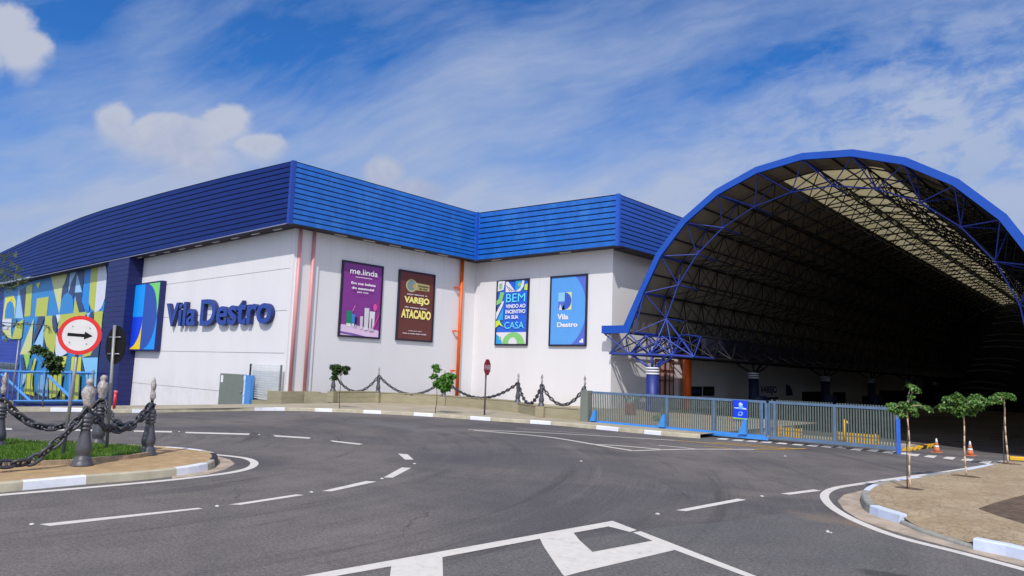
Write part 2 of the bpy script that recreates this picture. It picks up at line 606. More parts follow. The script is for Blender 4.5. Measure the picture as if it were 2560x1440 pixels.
M_WRAP = mat('wrapping_sheet', (172, 164, 160), 0.4, var=0.3, scale=14, bump=1.0, bscale=22, spec=0.5, dirt=((84, 78, 80), 0.50, 0.75))
M_PIPE_P = mat('pink_pipe_paint', (214, 146, 148), 0.4, var=0.06, stretch=(1, 1, 0.3))
M_PIPE_O = mat('orange_pipe_paint', (226, 96, 20), 0.4, var=0.06)
M_GALV = mat('galvanised_steel', (150, 150, 150), 0.4, metal=0.6, var=0.1, scale=6)
M_POLE = mat('grey_pole_paint', (140, 140, 140), 0.45, metal=0.3, var=0.12, scale=5)
M_RED = mat('sign_red', (216, 40, 34), 0.35, var=0.06, scale=3)
M_SIGNW = mat('sign_white', (212, 210, 208), 0.4, var=0.05, scale=4, dirt=((180, 178, 176), 0.55, 0.5))
M_SIGNK = mat('sign_black', (22, 21, 23), 0.7, var=0.1, spec=0.2)
M_DKRED = mat('stop_red', (150, 26, 48), 0.4, var=0.05)
M_GATEB = mat('gate_rail_blue', (64, 140, 214), 0.4, var=0.08, scale=4)
M_GATEF = mat('gate_frame_blue', (92, 116, 146), 0.45, var=0.10, scale=4)
M_GATEG = mat('gate_slat_grey', (92, 102, 98), 0.5, var=0.12, scale=5)
M_ENDB = mat('gate_post_blue', (52, 106, 210), 0.4, var=0.06)
M_FENCEB = mat('fence_blue', (76, 138, 206), 0.45, var=0.08)
M_DOORG = mat('grey_door_paint', (116, 122, 114), 0.5, var=0.05, scale=1.5)
M_ORANGE = mat('cone_orange', (196, 112, 72), 0.6, var=0.1, scale=8)
M_CONEW = mat('cone_white', (232, 230, 226), 0.5, var=0.05)
M_YELLOW = mat('yellow_paint', (226, 176, 36), 0.5, var=0.14, scale=6)
M_TRUNK = mat('young_bark', (196, 172, 146), 0.85, var=0.08, scale=9, bump=0.3, bscale=40)
M_BARK = mat('dark_bark', (84, 70, 56), 0.9, var=0.25, scale=12, bump=0.6, bscale=30)
M_BROWN = mat('brown_frame', (120, 56, 38), 0.6, var=0.1)
M_PANEP = mat('pinkish_panel', (188, 172, 170), 0.5, var=0.06)
M_GLASSD = mat('dark_glass', (30, 36, 44), 0.08, var=0.1, spec=0.6)
M_STUD = mat('stud_white', (196, 194, 190), 0.4, var=0.05)
M_SACK = mat('red_cabinet', (176, 58, 46), 0.5, var=0.08)


def leaf_mat(name, c, c2):
    m = bpy.data.materials.new(name)
    m.use_nodes = True
    t = NT(m.node_tree)
    b = t.n['Principled BSDF']
    P = t.add('ShaderNodeNewGeometry')
    n = t.noise(P.outputs['Position'], 9.0, 3, 0.6)
    rnd = P.outputs['Random Per Island']
    f = t.math('ADD', t.math('MULTIPLY', n, 0.5), t.math('MULTIPLY', rnd, 0.5))
    cc = t.mix(t.mapr(f, 0.25, 0.75), lin(c) + (1,), lin(c2) + (1,))
    t.l.new(cc, b.inputs['Base Color'])
    b.inputs['Roughness'].default_value = 0.45
    b.inputs['Specular IOR Level'].default_value = 0.4
    tr = t.add('ShaderNodeBsdfTranslucent')
    t.l.new(t.mix(1.0, cc, (1.5, 1.7, 0.6, 1), 'MULTIPLY'), tr.inputs[0])
    ms = t.add('ShaderNodeMixShader')
    ms.inputs[0].default_value = 0.22
    t.l.new(b.outputs[0], ms.inputs[1])
    t.l.new(tr.outputs[0], ms.inputs[2])
    t.l.new(ms.outputs[0], t.n['Material Output'].inputs[0])
    return m


M_LEAF = leaf_mat('sapling_leaf', (34, 70, 26), (116, 152, 74))
M_LEAFD = leaf_mat('dark_leaf', (28, 42, 24), (70, 96, 44))
M_LEAFB = leaf_mat('bright_leaf', (48, 92, 34), (104, 150, 60))
M_GRASS = leaf_mat('lawn_blade', (52, 88, 28), (112, 146, 56))


def paving_mat():
    m = bpy.data.materials.new('crazy_paving')
    m.use_nodes = True
    t = NT(m.node_tree)
    b = t.n['Principled BSDF']
    P = t.add('ShaderNodeNewGeometry').outputs['Position']
    wn = t.noise(P, 2.2, 5, 0.7)
    off = t.comb(t.math('MULTIPLY', wn, 0.45), t.math('MULTIPLY', wn, -0.4), 0.0)
    fade = t.mapr(t.noise(P, 0.8, 3, 0.6), 0.30, 0.55, 0.25, 0.9)
    vo = t.add('ShaderNodeTexVoronoi', feature='DISTANCE_TO_EDGE')
    vo.inputs['Scale'].default_value = 7.0
    mp = t.add('ShaderNodeMapping')
    t.l.new(t.vmath('ADD', P, off), mp.inputs[0])
    mp.inputs['Rotation'].default_value = (0, 0, 0.7)
    mp.inputs['Scale'].default_value = (1.0, 0.62, 1)
    t.l.new(mp.outputs[0], vo.inputs['Vector'])
    vc = t.add('ShaderNodeTexVoronoi')
    vc.inputs['Scale'].default_value = 7.0
    t.l.new(mp.outputs[0], vc.inputs['Vector'])
    crk = t.mapr(vo.outputs['Distance'], 0.01, 0.06, 1, 0)
    n = t.noise(P, 1.1, 7, 0.65)
    c = t.mix(t.mapr(n, 0.3, 0.7), lin((154, 134, 106)) + (1,), lin((176, 158, 130)) + (1,))
    sep = t.add('ShaderNodeSeparateColor')
    t.l.new(vc.outputs['Color'], sep.inputs[0])
    c = t.mix(t.math('MULTIPLY', sep.outputs[0], 0.35), c, lin((150, 126, 92)) + (1,))
    c = t.mix(t.math('MULTIPLY', crk, t.math('MULTIPLY', fade, 0.55)), c, lin((104, 88, 68)) + (1,))
    t.l.new(c, b.inputs['Base Color'])
    b.inputs['Roughness'].default_value = 0.9
    bn = t.add('ShaderNodeBump')
    bn.inputs['Strength'].default_value = 0.5
    bn.inputs['Distance'].default_value = 0.015
    hh = t.math('ADD', t.math('MULTIPLY', crk, -1.0), t.math('MULTIPLY', t.noise(P, 45, 4, 0.7), 0.5))
    t.l.new(hh, bn.inputs['Height'])
    t.l.new(bn.outputs[0], b.inputs['Normal'])
    return m


M_PAVE = paving_mat()


def skylight_mat():
    m = bpy.data.materials.new('translucent_sheet')
    m.use_nodes = True
    t = NT(m.node_tree)
    b = t.n['Principled BSDF']
    P = t.add('ShaderNodeNewGeometry').outputs['Position']
    n = t.noise(P, 1.2, 4, 0.6)
    c = t.mix(t.mapr(n, 0.3, 0.7), lin((222, 204, 150)) + (1,), lin((236, 224, 180)) + (1,))
    t.l.new(c, b.inputs['Base Color'])
    b.inputs['Roughness'].default_value = 0.5
    tr = t.add('ShaderNodeBsdfTranslucent')
    t.l.new(c, tr.inputs[0])
    ms = t.add('ShaderNodeMixShader')
    ms.inputs[0].default_value = 0.25
    t.l.new(b.outputs[0], ms.inputs[1])
    t.l.new(tr.outputs[0], ms.inputs[2])
    t.l.new(ms.outputs[0], t.n['Material Output'].inputs[0])
    return m


M_SKYL = skylight_mat()
# ------------------------------------------------------------------ text and flat print
def text_geo(s, ext=0.0, bold=0.0):
    cu = bpy.data.curves.new('t', 'FONT')
    cu.body = s
    cu.extrude = ext
    cu.offset = bold
    cu.resolution_u = 6
    o = bpy.data.objects.new('t', cu)
    link(o)
    dg = bpy.context.evaluated_depsgraph_get()
    me = o.evaluated_get(dg).to_mesh()
    vs = [tuple(v.co) for v in me.vertices]
    fs = [tuple(p.vertices) for p in me.polygons]
    o.evaluated_get(dg).to_mesh_clear()
    bpy.data.objects.remove(o)
    bpy.data.curves.remove(cu)
    return vs, fs


class Print:
    """flat artwork in unit coordinates u (right), v (up) of one board"""
    def __init__(s, o, eu, ev, en):
        s.o, s.eu, s.ev, s.en = Vector(o), Vector(eu), Vector(ev), Vector(en)
        s.mb = MB()
        s.mats = []
        s.layer = 1

    def mi(s, m):
        if m not in s.mats:
            s.mats.append(m)
        return s.mats.index(m)

    def P(s, u, v, k=None):
        return s.o + s.eu * u + s.ev * v + s.en * (0.004 * (s.layer if k is None else k))

    def poly(s, pts, m, up=True):
        s.mb.poly([s.P(u, v) for u, v in pts], s.mi(m))
        if up:
            s.layer += 1

    def ell(s, cu, cv, ru, rv, m, a0=0, a1=360, n=24, centre=True):
        pts = [(cu + ru * math.cos(D2R(a0 + (a1 - a0) * i / n)), cv + rv * math.sin(D2R(a0 + (a1 - a0) * i / n))) for i in range(n + (0 if a1 - a0 == 360 else 1))]
        if a1 - a0 != 360 and centre:
            pts.append((cu, cv))
        s.poly(pts, m)

    def text(s, t, u0, u1, v0, v1, m, bold=0.0, jit=0.0):
        vs, fs = text_geo(t, 0, bold)
        xs = [v[0] for v in vs]
        ys = [v[1] for v in vs]
        x0, x1, y0, y1 = min(xs), max(xs), min(ys), max(ys)
        q = [s.P(u0 + (v[0] - x0) / (x1 - x0) * (u1 - u0), v0 + (v[1] - y0) / (y1 - y0) * (v1 - v0)) for v in vs]
        s.mb.mesh(q, fs, s.mi(m))
        s.layer += 1

    def build(s, name, parent):
        return obj(name, s.mb, s.mats, parent)


def pm(c):
    return mat('print_%d_%d_%d' % c, c, 0.45, var=0.03, scale=1.5)


# ------------------------------------------------------------------ ground
def sub(a, step):
    out = []
    for i in range(len(a) - 1):
        n = max(1, int((a[i + 1] - a[i]) / step))
        out += [a[i] + (a[i + 1] - a[i]) * k / n for k in range(n)]
    return out + [a[-1]]


xs = sub(XB, 40)
ys = sub(YB, 30)
mb = MB()
vs = [(x, y, g(x, y)) for y in ys for x in xs]
nx = len(xs)
fs = [(j * nx + i, j * nx + i + 1, (j + 1) * nx + i + 1, (j + 1) * nx + i) for j in range(len(ys) - 1) for i in range(nx - 1)]
mb.mesh(vs, fs)
struct('road', mb, M_ASPH)


def gpoly(mb, px, dz=0.004, m=0):
    mb.poly([gp(x, y) + Vector((0, 0, dz)) for x, y in px], m)


def strip(mb, pts, w, dz=0.004, m=0):
    """painted line of even width through world points"""
    L, R = [], []
    for i, p in enumerate(pts):
        a = pts[max(0, i - 1)]
        b = pts[min(len(pts) - 1, i + 1)]
        d = Vector((b[0] - a[0], b[1] - a[1], 0)).normalized()
        n = Vector((-d.y, d.x, 0)) * (w / 2)
        for q, lst in ((p + n, L), (p - n, R)):
            lst.append(Vector((q.x, q.y, g(q.x, q.y) + dz)))
    for i in range(len(pts) - 1):
        mb.poly([R[i], R[i + 1], L[i + 1], L[i]], m)


def smooth_px(p, n=4):
    """Catmull-Rom through pixel points"""
    out = []
    for i in range(len(p) - 1):
        p0, p1, p2, p3 = p[max(0, i - 1)], p[i], p[i + 1], p[min(len(p) - 1, i + 2)]
        for k in range(n):
            t = k / n
            out.append(tuple(0.5 * ((2 * p1[c]) + (-p0[c] + p2[c]) * t + (2 * p0[c] - 5 * p1[c] + 4 * p2[c] - p3[c]) * t * t + (-p0[c] + 3 * p1[c] - 3 * p2[c] + p3[c]) * t ** 3) for c in (0, 1)))
    out.append(tuple(p[-1]))
    return out


# older, coarser asphalt south of the joint
mb = MB()
gpoly(mb, [(560, 1500), (1000, 1421), (1110, 1404), (1360, 1362), (1590, 1328), (1660, 1318), (1740, 1311), (1830, 1303), (1985, 1279), (2060, 1290), (2150, 1316), (2300, 1358), (2560, 1427), (2700, 1470), (2700, 1750), (300, 1750)], 0.002)
struct('old_road_surface', mb, M_ASPH_OLD)
# markings
mb = MB()
for q in ([(0, 1070), (30, 1071), (30, 1075), (0, 1074)], [(124, 1072.5), (231, 1074), (231, 1078), (124, 1076)],
          [(335, 1076.5), (430, 1078), (430, 1081.5), (335, 1079.5)], [(464, 1080), (624, 1084), (622, 1087.5), (463, 1083)],
          [(683, 1088), (776, 1094), (774, 1097), (688, 1091.5)], [(825, 1101), (908, 1110), (898, 1112), (832, 1104.5)],
          [(995, 1134), (1019, 1136), (1034, 1149.5), (1012, 1149)], [(1004, 1169), (1028, 1170), (982, 1194.5), (959, 1194)],
          [(915, 1203), (942, 1204.5), (828, 1229), (805, 1228)], [(740, 1236.5), (760, 1238), (602, 1262.5), (572, 1262)],
          [(495, 1270), (507, 1272.5), (125, 1315.5), (98, 1311)],
          [(1690, 1276), (1715, 1278.5), (1866, 1250), (1844, 1247)], [(1951, 1234.5), (1975, 1237), (2054, 1227), (2034, 1224)]):
    gpoly(mb, q)
struct('lane_dashes', mb, M_PAINT)
mb = MB()
gpoly(mb, [(740, 1444.5), (1531, 1303), (1522, 1317), (1434, 1333), (1350, 1348), (1106, 1394), (978, 1417), (820, 1445)], 0.006)
gpoly(mb, [(1531, 1303), (1592, 1326), (1575, 1331), (1522, 1317)], 0.006)
gpoly(mb, [(1582, 1332), (1602, 1329), (1700, 1367), (1900, 1445), (1872, 1445), (1687, 1376), (1631, 1353)], 0.006)
gpoly(mb, [(978, 1417), (1106, 1394), (1110, 1520), (965, 1520)], 0.006)
gpoly(mb, [(1350, 1348), (1434, 1333), (1448, 1351), (1481, 1381), (1406, 1437), (1359, 1367)], 0.006)
gpoly(mb, [(1481, 1381), (1631, 1353), (1687, 1376), (1448, 1432), (1412, 1442), (1406, 1437)], 0.006)
gpoly(mb, [(965, 1520), (1110, 1520), (1500, 1700), (900, 1700)], 0.006)
struct('hatched_marking', mb, M_PAINT)
mb = MB()


def line(px, w, m=0, n=4, dz=0.004):
    strip(mb, [gp(x, y) for x, y in smooth_px(px, n)], w, dz, m)


line([(1171, 1074), (1231, 1076.5), (1400, 1084), (1537, 1092), (1687, 1101)], 0.13)
line([(1185, 1076), (1290, 1085), (1387, 1095), (1500, 1114), (1583, 1127.5)], 0.16, dz=0.006)
line([(1583, 1127.5), (1660, 1125), (1739, 1123.5), (1886, 1124)], 0.14, dz=0.008)
line([(1476, 1111), (1560, 1116), (1650, 1124)], 0.16, dz=0.010)
line([(1647, 1114), (1700, 1119), (1745, 1124)], 0.12, dz=0.010)
line([(1687, 1101), (1760, 1107), (1964, 1122)], 0.13, 1, dz=0.006)
line([(1790, 1107), (1880, 1113), (1985, 1122)], 0.12, 1, dz=0.012)
line([(1760, 1116.5), (1800, 1120), (1828, 1123)], 0.10, 1, dz=0.012)
line([(1886, 1124), (1950, 1124), (2015, 1122)], 0.14, 1, dz=0.014)
line([(1290, 1070), (1400, 1079), (1500, 1086)], 0.05)
struct('gore_lines', mb, [M_PAINT, M_YPAINT])
mb = MB()
line([(-60, 1244), (0, 1238), (200, 1221), (400, 1203), (500, 1192), (575, 1182), (622, 1171), (636, 1158), (618, 1147), (570, 1140), (500, 1134), (440, 1129), (380, 1126)], 0.17)
line([(2640, 1446), (2560, 1424), (2400, 1382), (2250, 1344), (2150, 1307), (2090, 1275), (2064, 1250), (2064, 1233), (2090, 1220), (2150, 1210), (2250, 1195), (2350, 1182), (2420, 1171), (2470, 1163)], 0.16)
struct('edge_lines', mb, M_PAINT)
mb = MB()
for i, (x, y) in enumerate([(1806, 1098), (1845, 1101), (1880, 1103.5), (1916, 1106), (1955, 1109), (1995, 1112), (2032, 1114.5), (2068, 1117), (2105, 1119.5), (2142, 1124), (2182, 1127), (2222, 1131), (2262, 1134.5), (2284, 1138), (2326, 1142), (2373, 1146), (2418, 1150.5), (2463, 1157)]):
    w, h = 17, 2.2 + 1.9 * max(0, (x - 1900) / 560)
    gpoly(mb, [(x - w, y), (x - w * 0.35, y - h), (x + w, y - h * 0.7), (x + w * 0.5, y + h * 0.9)])
struct('block_markings', mb, M_PAINT)

# ------------------------------------------------------------------ kerbs and islands
def kerb(mb, pts, side, m, w=0.15, h=0.15, taper=0.02):
    """kerb stones: front face through pts, body to the given side (+1 = left of travel)"""
    n = len(pts)
    nor = []
    for i in range(n):
        a, b = pts[max(0, i - 1)], pts[min(n - 1, i + 1)]
        d = Vector((b[0] - a[0], b[1] - a[1], 0)).normalized()
        nor.append(Vector((-d.y, d.x, 0)) * side)
    rings = []
    for p, q in zip(pts, nor):
        b = Vector((p[0], p[1], g(p[0], p[1])))
        rings.append([b + Vector((0, 0, -0.05)), b + q * taper + Vector((0, 0, h - 0.02)), b + q * (taper + 0.02) + Vector((0, 0, h)), b + q * w + Vector((0, 0, h)), b + q * w + Vector((0, 0, -0.05))])
    for i in range(n - 1):
        A, B = rings[i], rings[i + 1]
        for k in range(4):
            f = [A[k], B[k], B[k + 1], A[k + 1]]
            mb.poly(f if side < 0 else f[::-1], m)
    mb.poly(rings[0], m)
    mb.poly(rings[-1][::-1], m)


FAR_KERB = smooth_px([(-140, 1029), (0, 1029.5), (125, 1029), (230, 1030), (310, 1032), (420, 1031), (600, 1027.5), (710, 1027), (830, 1030), (950, 1035), (1080, 1042), (1220, 1052), (1370, 1062), (1490, 1073), (1560, 1080), (1680, 1091), (1750, 1096)], 4)


def far_y(x):
    return float(np.interp(x, [p[0] for p in FAR_KERB], [p[1] for p in FAR_KERB]))


def far_sec(x0, x1):
    q = [(x0, far_y(x0))] + [p for p in FAR_KERB if x0 + 2 < p[0] < x1 - 2] + [(x1, far_y(x1))]
    return [gp(*p) for p in q]


white = [(125, 228), (330, 356), (636, 712), (787, 830), (908, 952), (1034, 1082), (1175, 1225), (1325, 1376), (1490, 1545), (1610, 1652)]
mb = MB()
cur = -140
for a, b in white:
    kerb(mb, far_sec(cur, a), 1, 0)
    kerb(mb, far_sec(a, b), 1, 1)
    cur = b
kerb(mb, far_sec(cur, 1750), 1, 0)
struct('far_kerb', mb, [M_KERB, M_KWHITE])
mb = MB()
pts = [gp(*p) for p in FAR_KERB]
for i in range(len(pts) - 1):
    row = []
    for p in (pts[i], pts[i + 1]):
        yb = 22.6 if p.x < -36.8 else 37.6
        row.append((Vector((p.x, p.y + 0.10, g(p.x, p.y) + 0.146)), Vector((p.x - (0 if p.x < -36.8 else 0.3), yb, g(p.x, p.y) + 0.146))))
    mb.poly([row[0][0], row[1][0], row[1][1], row[0][1]])
struct('far_pavement', mb, M_WALK)

# --- left island
base_px = [(-420, 1262), (-200, 1249), (-30, 1234), (57, 1226), (215, 1211), (330, 1202), (442, 1190), (520, 1176), (538, 1167), (546, 1158), (540, 1149), (515, 1142), (470, 1136), (420, 1132), (370, 1129), (300, 1125), (100, 1117), (-100, 1109), (-400, 1098)]
sm = smooth_px(base_px, 3)
LI = [gp(*p) for p in sm]
mb = MB()
cols = {(3, 4): 1, (6, 7): 1, (9, 11): 2, (12, 14): 1}
for i in range(len(base_px) - 1):
    m_ = 0
    if i in (3, 6):
        m_ = 1
    if i in (8, 9):
        m_ = 2
    if i in (11, 12):
        m_ = 1
    kerb(mb, LI[i * 3:i * 3 + 4], 1, m_, w=0.14)
struct('island_kerb', mb, [M_KERB, M_KWHITE, M_BLACK])
mb = MB()
cxy = Vector((sum(p.x for p in LI) / len(LI), sum(p.y for p in LI) / len(LI), 0))
mb.sheet([(p + (cxy - p).normalized() * 0.08) for p in LI], 0.142)
struct('island_ground', mb, M_SAND)
mb = MB()
gpoly(mb, [(430, 1200), (520, 1185), (562, 1174), (587, 1160), (575, 1149), (545, 1141), (500, 1135), (480, 1130), (480, 1150), (520, 1160), (430, 1180)], 0.002)
struct('island_gutter', mb, M_GUTTER)
bed_px = [(-420, 1182), (-200, 1176), (0, 1168), (120, 1163), (190, 1160), (250, 1154), (330, 1147), (372, 1140), (388, 1134), (380, 1128), (350, 1124), (250, 1118), (100, 1112), (-60, 1106), (-400, 1092)]
BED = [gp(x, y, 0.145) for x, y in smooth_px(bed_px, 3)]
mb = MB()
for i in range(len(BED) - 1):
    a, b = BED[i], BED[i + 1]
    d = (b - a).normalized()
    n = Vector((-d.y, d.x, 0)) * 0.11
    z0, z1 = 0.142, 0.225
    A0, B0 = Vector((a.x, a.y, z0)), Vector((b.x, b.y, z0))
    A1, B1 = Vector((a.x, a.y, z1)), Vector((b.x, b.y, z1))
    A2, B2 = Vector((a.x + n.x, a.y + n.y, z1)), Vector((b.x + n.x, b.y + n.y, z1))
    mb.poly([A0, B0, B1, A1])
    mb.poly([A1, B1, B2, A2])
    mb.poly([A2, B2, B2 - Vector((0, 0, .1)), A2 - Vector((0, 0, .1))])
struct('bed_edging', mb, mat('bed_edge_stone', (158, 138, 116), 0.9, var=0.2, scale=6, bump=0.5, dirt=((120, 90, 60), 0.5, 0.6)))
bc = Vector((sum(p.x for p in BED) / len(BED), sum(p.y for p in BED) / len(BED), 0))
mb = MB()
mb.sheet([(p + (bc - p).normalized() * 0.09) for p in BED], 0.205)
struct('grass_bed', mb, M_EARTH)


def inside(p, poly):
    c = False
    j = len(poly) - 1
    for i in range(len(poly)):
        a, b = poly[i], poly[j]
        if (a.y > p[1]) != (b.y > p[1]) and p[0] < (b.x - a.x) * (p[1] - a.y) / (b.y - a.y) + a.x:
            c = not c
        j = i
    return c


rg = random.Random(3)
mb = MB()
bed_in = [(p + (bc - p).normalized() * 0.12) for p in BED]
x0, x1 = min(p.x for p in bed_in), max(p.x for p in bed_in)
y0, y1 = min(p.y for p in bed_in), max(p.y for p in bed_in)
cnt = 0
while cnt < 42000:
    x, y = rg.uniform(x0, x1), rg.uniform(y0, y1)
    if y < 2.2 or not inside((x, y), bed_in):
        cnt += 0 if y > 2.2 else 0
        cnt += 0.02
        continue
    cnt += 1
    tall = 0.045 + 0.05 * rg.random() + 0.03 * (math.sin(x * 3.1) * math.cos(y * 2.7) > 0.2)
    a = rg.uniform(0, 6.283)
    w = 0.008 + 0.006 * rg.random()
    lx, ly = rg.uniform(-0.04, 0.04), rg.uniform(-0.04, 0.04)
    mb.poly([(x - w * math.cos(a), y - w * math.sin(a), 0.2), (x + w * math.cos(a), y + w * math.sin(a), 0.2), (x + lx, y + ly, 0.2 + tall)])
go = obj('grass', mb, M_GRASS)
tag(go, 'short green lawn grass on the chained traffic island', 'grass', kind='stuff')

# --- right island
rb_px = [(2700, 1452), (2560, 1402), (2432, 1374), (2380, 1358), (2300, 1332), (2246, 1309), (2172, 1284), (2153, 1262), (2154, 1244), (2178, 1228), (2225, 1217), (2290, 1207), (2400, 1189), (2470, 1173), (2500, 1163)]
RB = [gp(*p) for p in smooth_px(rb_px, 3)]
mb = MB()
for i in range(len(rb_px) - 1):
    m_ = {0: 1, 1: 1, 5: 1, 8: 1, 10: 1, 12: 1}.get(i, 0)
    h = 0.15
    if i in (2, 3, 4):
        h = 0.05
    kerb(mb, RB[i * 3:i * 3 + 4], -1, m_, w=0.15, h=h)
struct('right_kerb', mb, [mat('grey_kerb', (150, 148, 140), 0.9, var=0.2, scale=4, bump=0.4), paint_mat('pale_kerb_paint', (206, 216, 238), 0.35)])
mb = MB()
cc_ = Vector((0.5, 18, 0))
top = [(p + (cc_ - p).normalized() * 0.10) for p in RB]
ramp = [3 * 3, 4 * 3]
poly = []
for i, p in enumerate(top):
    poly.append((p.x, p.y, float(np.interp(i, [0, 5, 7, 9, 12, 14, 16, 60], [0.146, 0.146, 0.06, 0.052, 0.052, 0.06, 0.146, 0.146]))))
poly = poly + [(2, 26.5, 0.146), (14, 26.5, 0.146), (14, 6, 0.146), (2.0, 8.5, 0.146)]
cen = Vector((0.2, 17.5, 0.146))
ring2 = []
for q in poly:
    v_ = Vector(q)
    w_ = v_ + (cen - v_).normalized() * 0.7
    ring2.append((w_.x, w_.y, 0.146))
for i in range(len(poly)):
    mb.poly([poly[i - 1], ring2[i - 1], ring2[i], poly[i]])
    mb.poly([ring2[i - 1], cen, ring2[i]])
struct('right_pavement', mb, M_PAVE)
mb = MB()
gq = [gp(x, y, 0.146) for x, y in [(2446, 1272), (2490, 1256), (2560, 1238), (2680, 1215), (2760, 1300), (2640, 1330), (2560, 1309), (2500, 1291)]]
mb.poly([(p.x, p.y, 0.151) for p in gq])
struct('soil_patch', mb, M_SOIL)
mb = MB()
gpoly(mb, [(2172, 1222), (2110, 1237), (2094, 1252), (2110, 1275), (2150, 1300), (2230, 1328), (2300, 1348), (2450, 1388), (2640, 1438), (2700, 1440), (2560, 1390), (2440, 1360), (2300, 1322), (2240, 1298), (2180, 1272), (2164, 1250)][::-1], 0.002)
struct('right_gutter', mb, M_GUTTER)
# ------------------------------------------------------------------ main building
FY1, FX2, FY3, FX4 = 20.70, -36.05, 35.69, -23.90       # fascia faces
WY1, WX2, WY3, WX4 = 21.80, -37.15, 36.80, -25.00       # wall faces
HALL_Y0 = 36.0
HALL_Y1 = 118.0
bld = thing('warehouse_store', 'large white warehouse store with deep ribbed blue fascia behind the curved road', 'building', (-37.15, 21.8, 0))


def panel_wall(axis, c, a0, a1, zb, joints, z1, outward, thick=0.25):
    """stacked wall panels with thin open joints in front of a backing wall"""
    mb = MB()
    zs_ = [zb] + [z for z in joints if z > zb + 0.3] + [z1]
    s = outward
    for i in range(len(zs_) - 1):
        lo = zs_[i] + (0.014 if i else 0)
        hi = zs_[i + 1] - (0.014 if i < len(zs_) - 2 else 0)
        if axis == 'y':
            mb.box(a0, a1, c, c - s * 0.05, lo, hi)
        else:
            mb.box(c, c - s * 0.05, a0, a1, lo, hi)
    if axis == 'y':
        mb.box(a0, a1 - 0.31, c - s * 0.053, c - s * thick, zb, z1, 1)
    else:
        mb.box(c - s * 0.053, c - s * thick, a0, a1, zb, z1, 1)
    return mb


zj = [ony(430, 966, WY1).z, ony(560, 880.5, WY1).z, ony(560, 785, WY1).z, ony(560, 692, WY1).z]
obj('wall', panel_wall('y', WY1, -59.55, -37.155, -4.5, zj, 10.9, -1), [M_WHITE, M_GAP], bld)
mb = MB()
mb.box(WX2 - 0.3, WX2, WY1 + 0.003, WY3, -1.5, 10.9)
obj('wall', mb, M_WHITE, bld)
mb = MB()
mb.box(WX2 - 0.3, WX4 - 0.3, WY3 + 0.003, WY3 + 0.3, -1.5, 10.9)
obj('wall', mb, M_WHITE, bld)
mb = MB()
mb.box(WX4 - 0.297, WX4, WY3, HALL_Y1 + 3, -2.5, 10.9)
obj('wall', mb, M_WHITE, bld)


def fascia(pA, pB, zb0, zb1, topf, nrib, mt, depth_dir, name='fascia'):
    """horizontal ribbed cladding between two plan points; topf(t) = height of its top"""
    mb = MB()
    A, B = Vector((pA[0], pA[1], 0)), Vector((pB[0], pB[1], 0))
    n = Vector((depth_dir[0], depth_dir[1], 0))
    NS = 40
    prof = []
    for k in range(nrib):
        a, b = k / nrib, (k + 1) / nrib
        gsz = 0.17 / nrib
        prof += [(a, 0.06), (a + gsz * 0.3, 0.0), (b - gsz, 0.0), (b - gsz * 0.8, 0.06)]
    prof.append((1.0, 0.0))
    cols_ = []
    for i in range(NS + 1):
        t = i / NS
        P = A.lerp(B, t)
        zb = zb0 + (zb1 - zb0) * t
        zt = topf(t)
        cols_.append([P - n * d + Vector((0, 0, zb + (zt - zb) * h)) for h, d in prof])
    for i in range(NS):
        for k in range(len(prof) - 1):
            mb.poly([cols_[i][k], cols_[i + 1][k], cols_[i + 1][k + 1], cols_[i][k + 1]], 1 if (k % 4 in (3, 2)) else 0)
        # coping and back
        a, b = cols_[i][-1], cols_[i + 1][-1]
        mb.poly([a, b, b - n * 0.5, a - n * 0.5])
        mb.poly([a - n * 0.5, b - n * 0.5, b - n * 0.5 - Vector((0, 0, 2.6)), a - n * 0.5 - Vector((0, 0, 2.6))])
    return obj(name, mb, mt, bld)


M_GROOVE = mat('fascia_groove', (8, 16, 66), 0.7, var=0.1)
tx = [-100.3, -84.83, -72.6, -66.67, -54.75, -44.5, -36.05]
tz = [13.93, 14.55, 14.8, 14.78, 14.5, 14.12, 13.71]
XL = -112.0
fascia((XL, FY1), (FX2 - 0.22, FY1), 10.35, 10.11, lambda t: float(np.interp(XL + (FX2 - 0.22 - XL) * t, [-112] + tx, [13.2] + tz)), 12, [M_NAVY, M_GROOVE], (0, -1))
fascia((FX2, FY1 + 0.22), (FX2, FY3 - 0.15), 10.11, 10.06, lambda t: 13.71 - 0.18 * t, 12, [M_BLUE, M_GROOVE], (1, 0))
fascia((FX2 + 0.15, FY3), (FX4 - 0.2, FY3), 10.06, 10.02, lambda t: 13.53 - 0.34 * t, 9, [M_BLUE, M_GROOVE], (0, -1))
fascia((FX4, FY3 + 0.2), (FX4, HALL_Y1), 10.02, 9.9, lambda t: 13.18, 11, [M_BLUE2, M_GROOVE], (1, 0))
mb = MB()
mb.box(FX2 - 0.22, FX2 + 0.02, FY1 - 0.02, FY1 + 0.22, 10.07, 13.74)
obj('corner_trim', mb, M_TRIMN, bld)
mb = MB()
mb.box(FX2 - 0.02, FX2 + 0.15, FY3 - 0.15, FY3 + 0.02, 10.02, 13.56)
obj('corner_trim', mb, M_TRIM, bld)
mb = MB()
mb.box(FX4 - 0.2, FX4 + 0.02, FY3 - 0.02, FY3 + 0.2, 9.98, 13.22)
obj('corner_trim', mb, M_TRIM, bld)
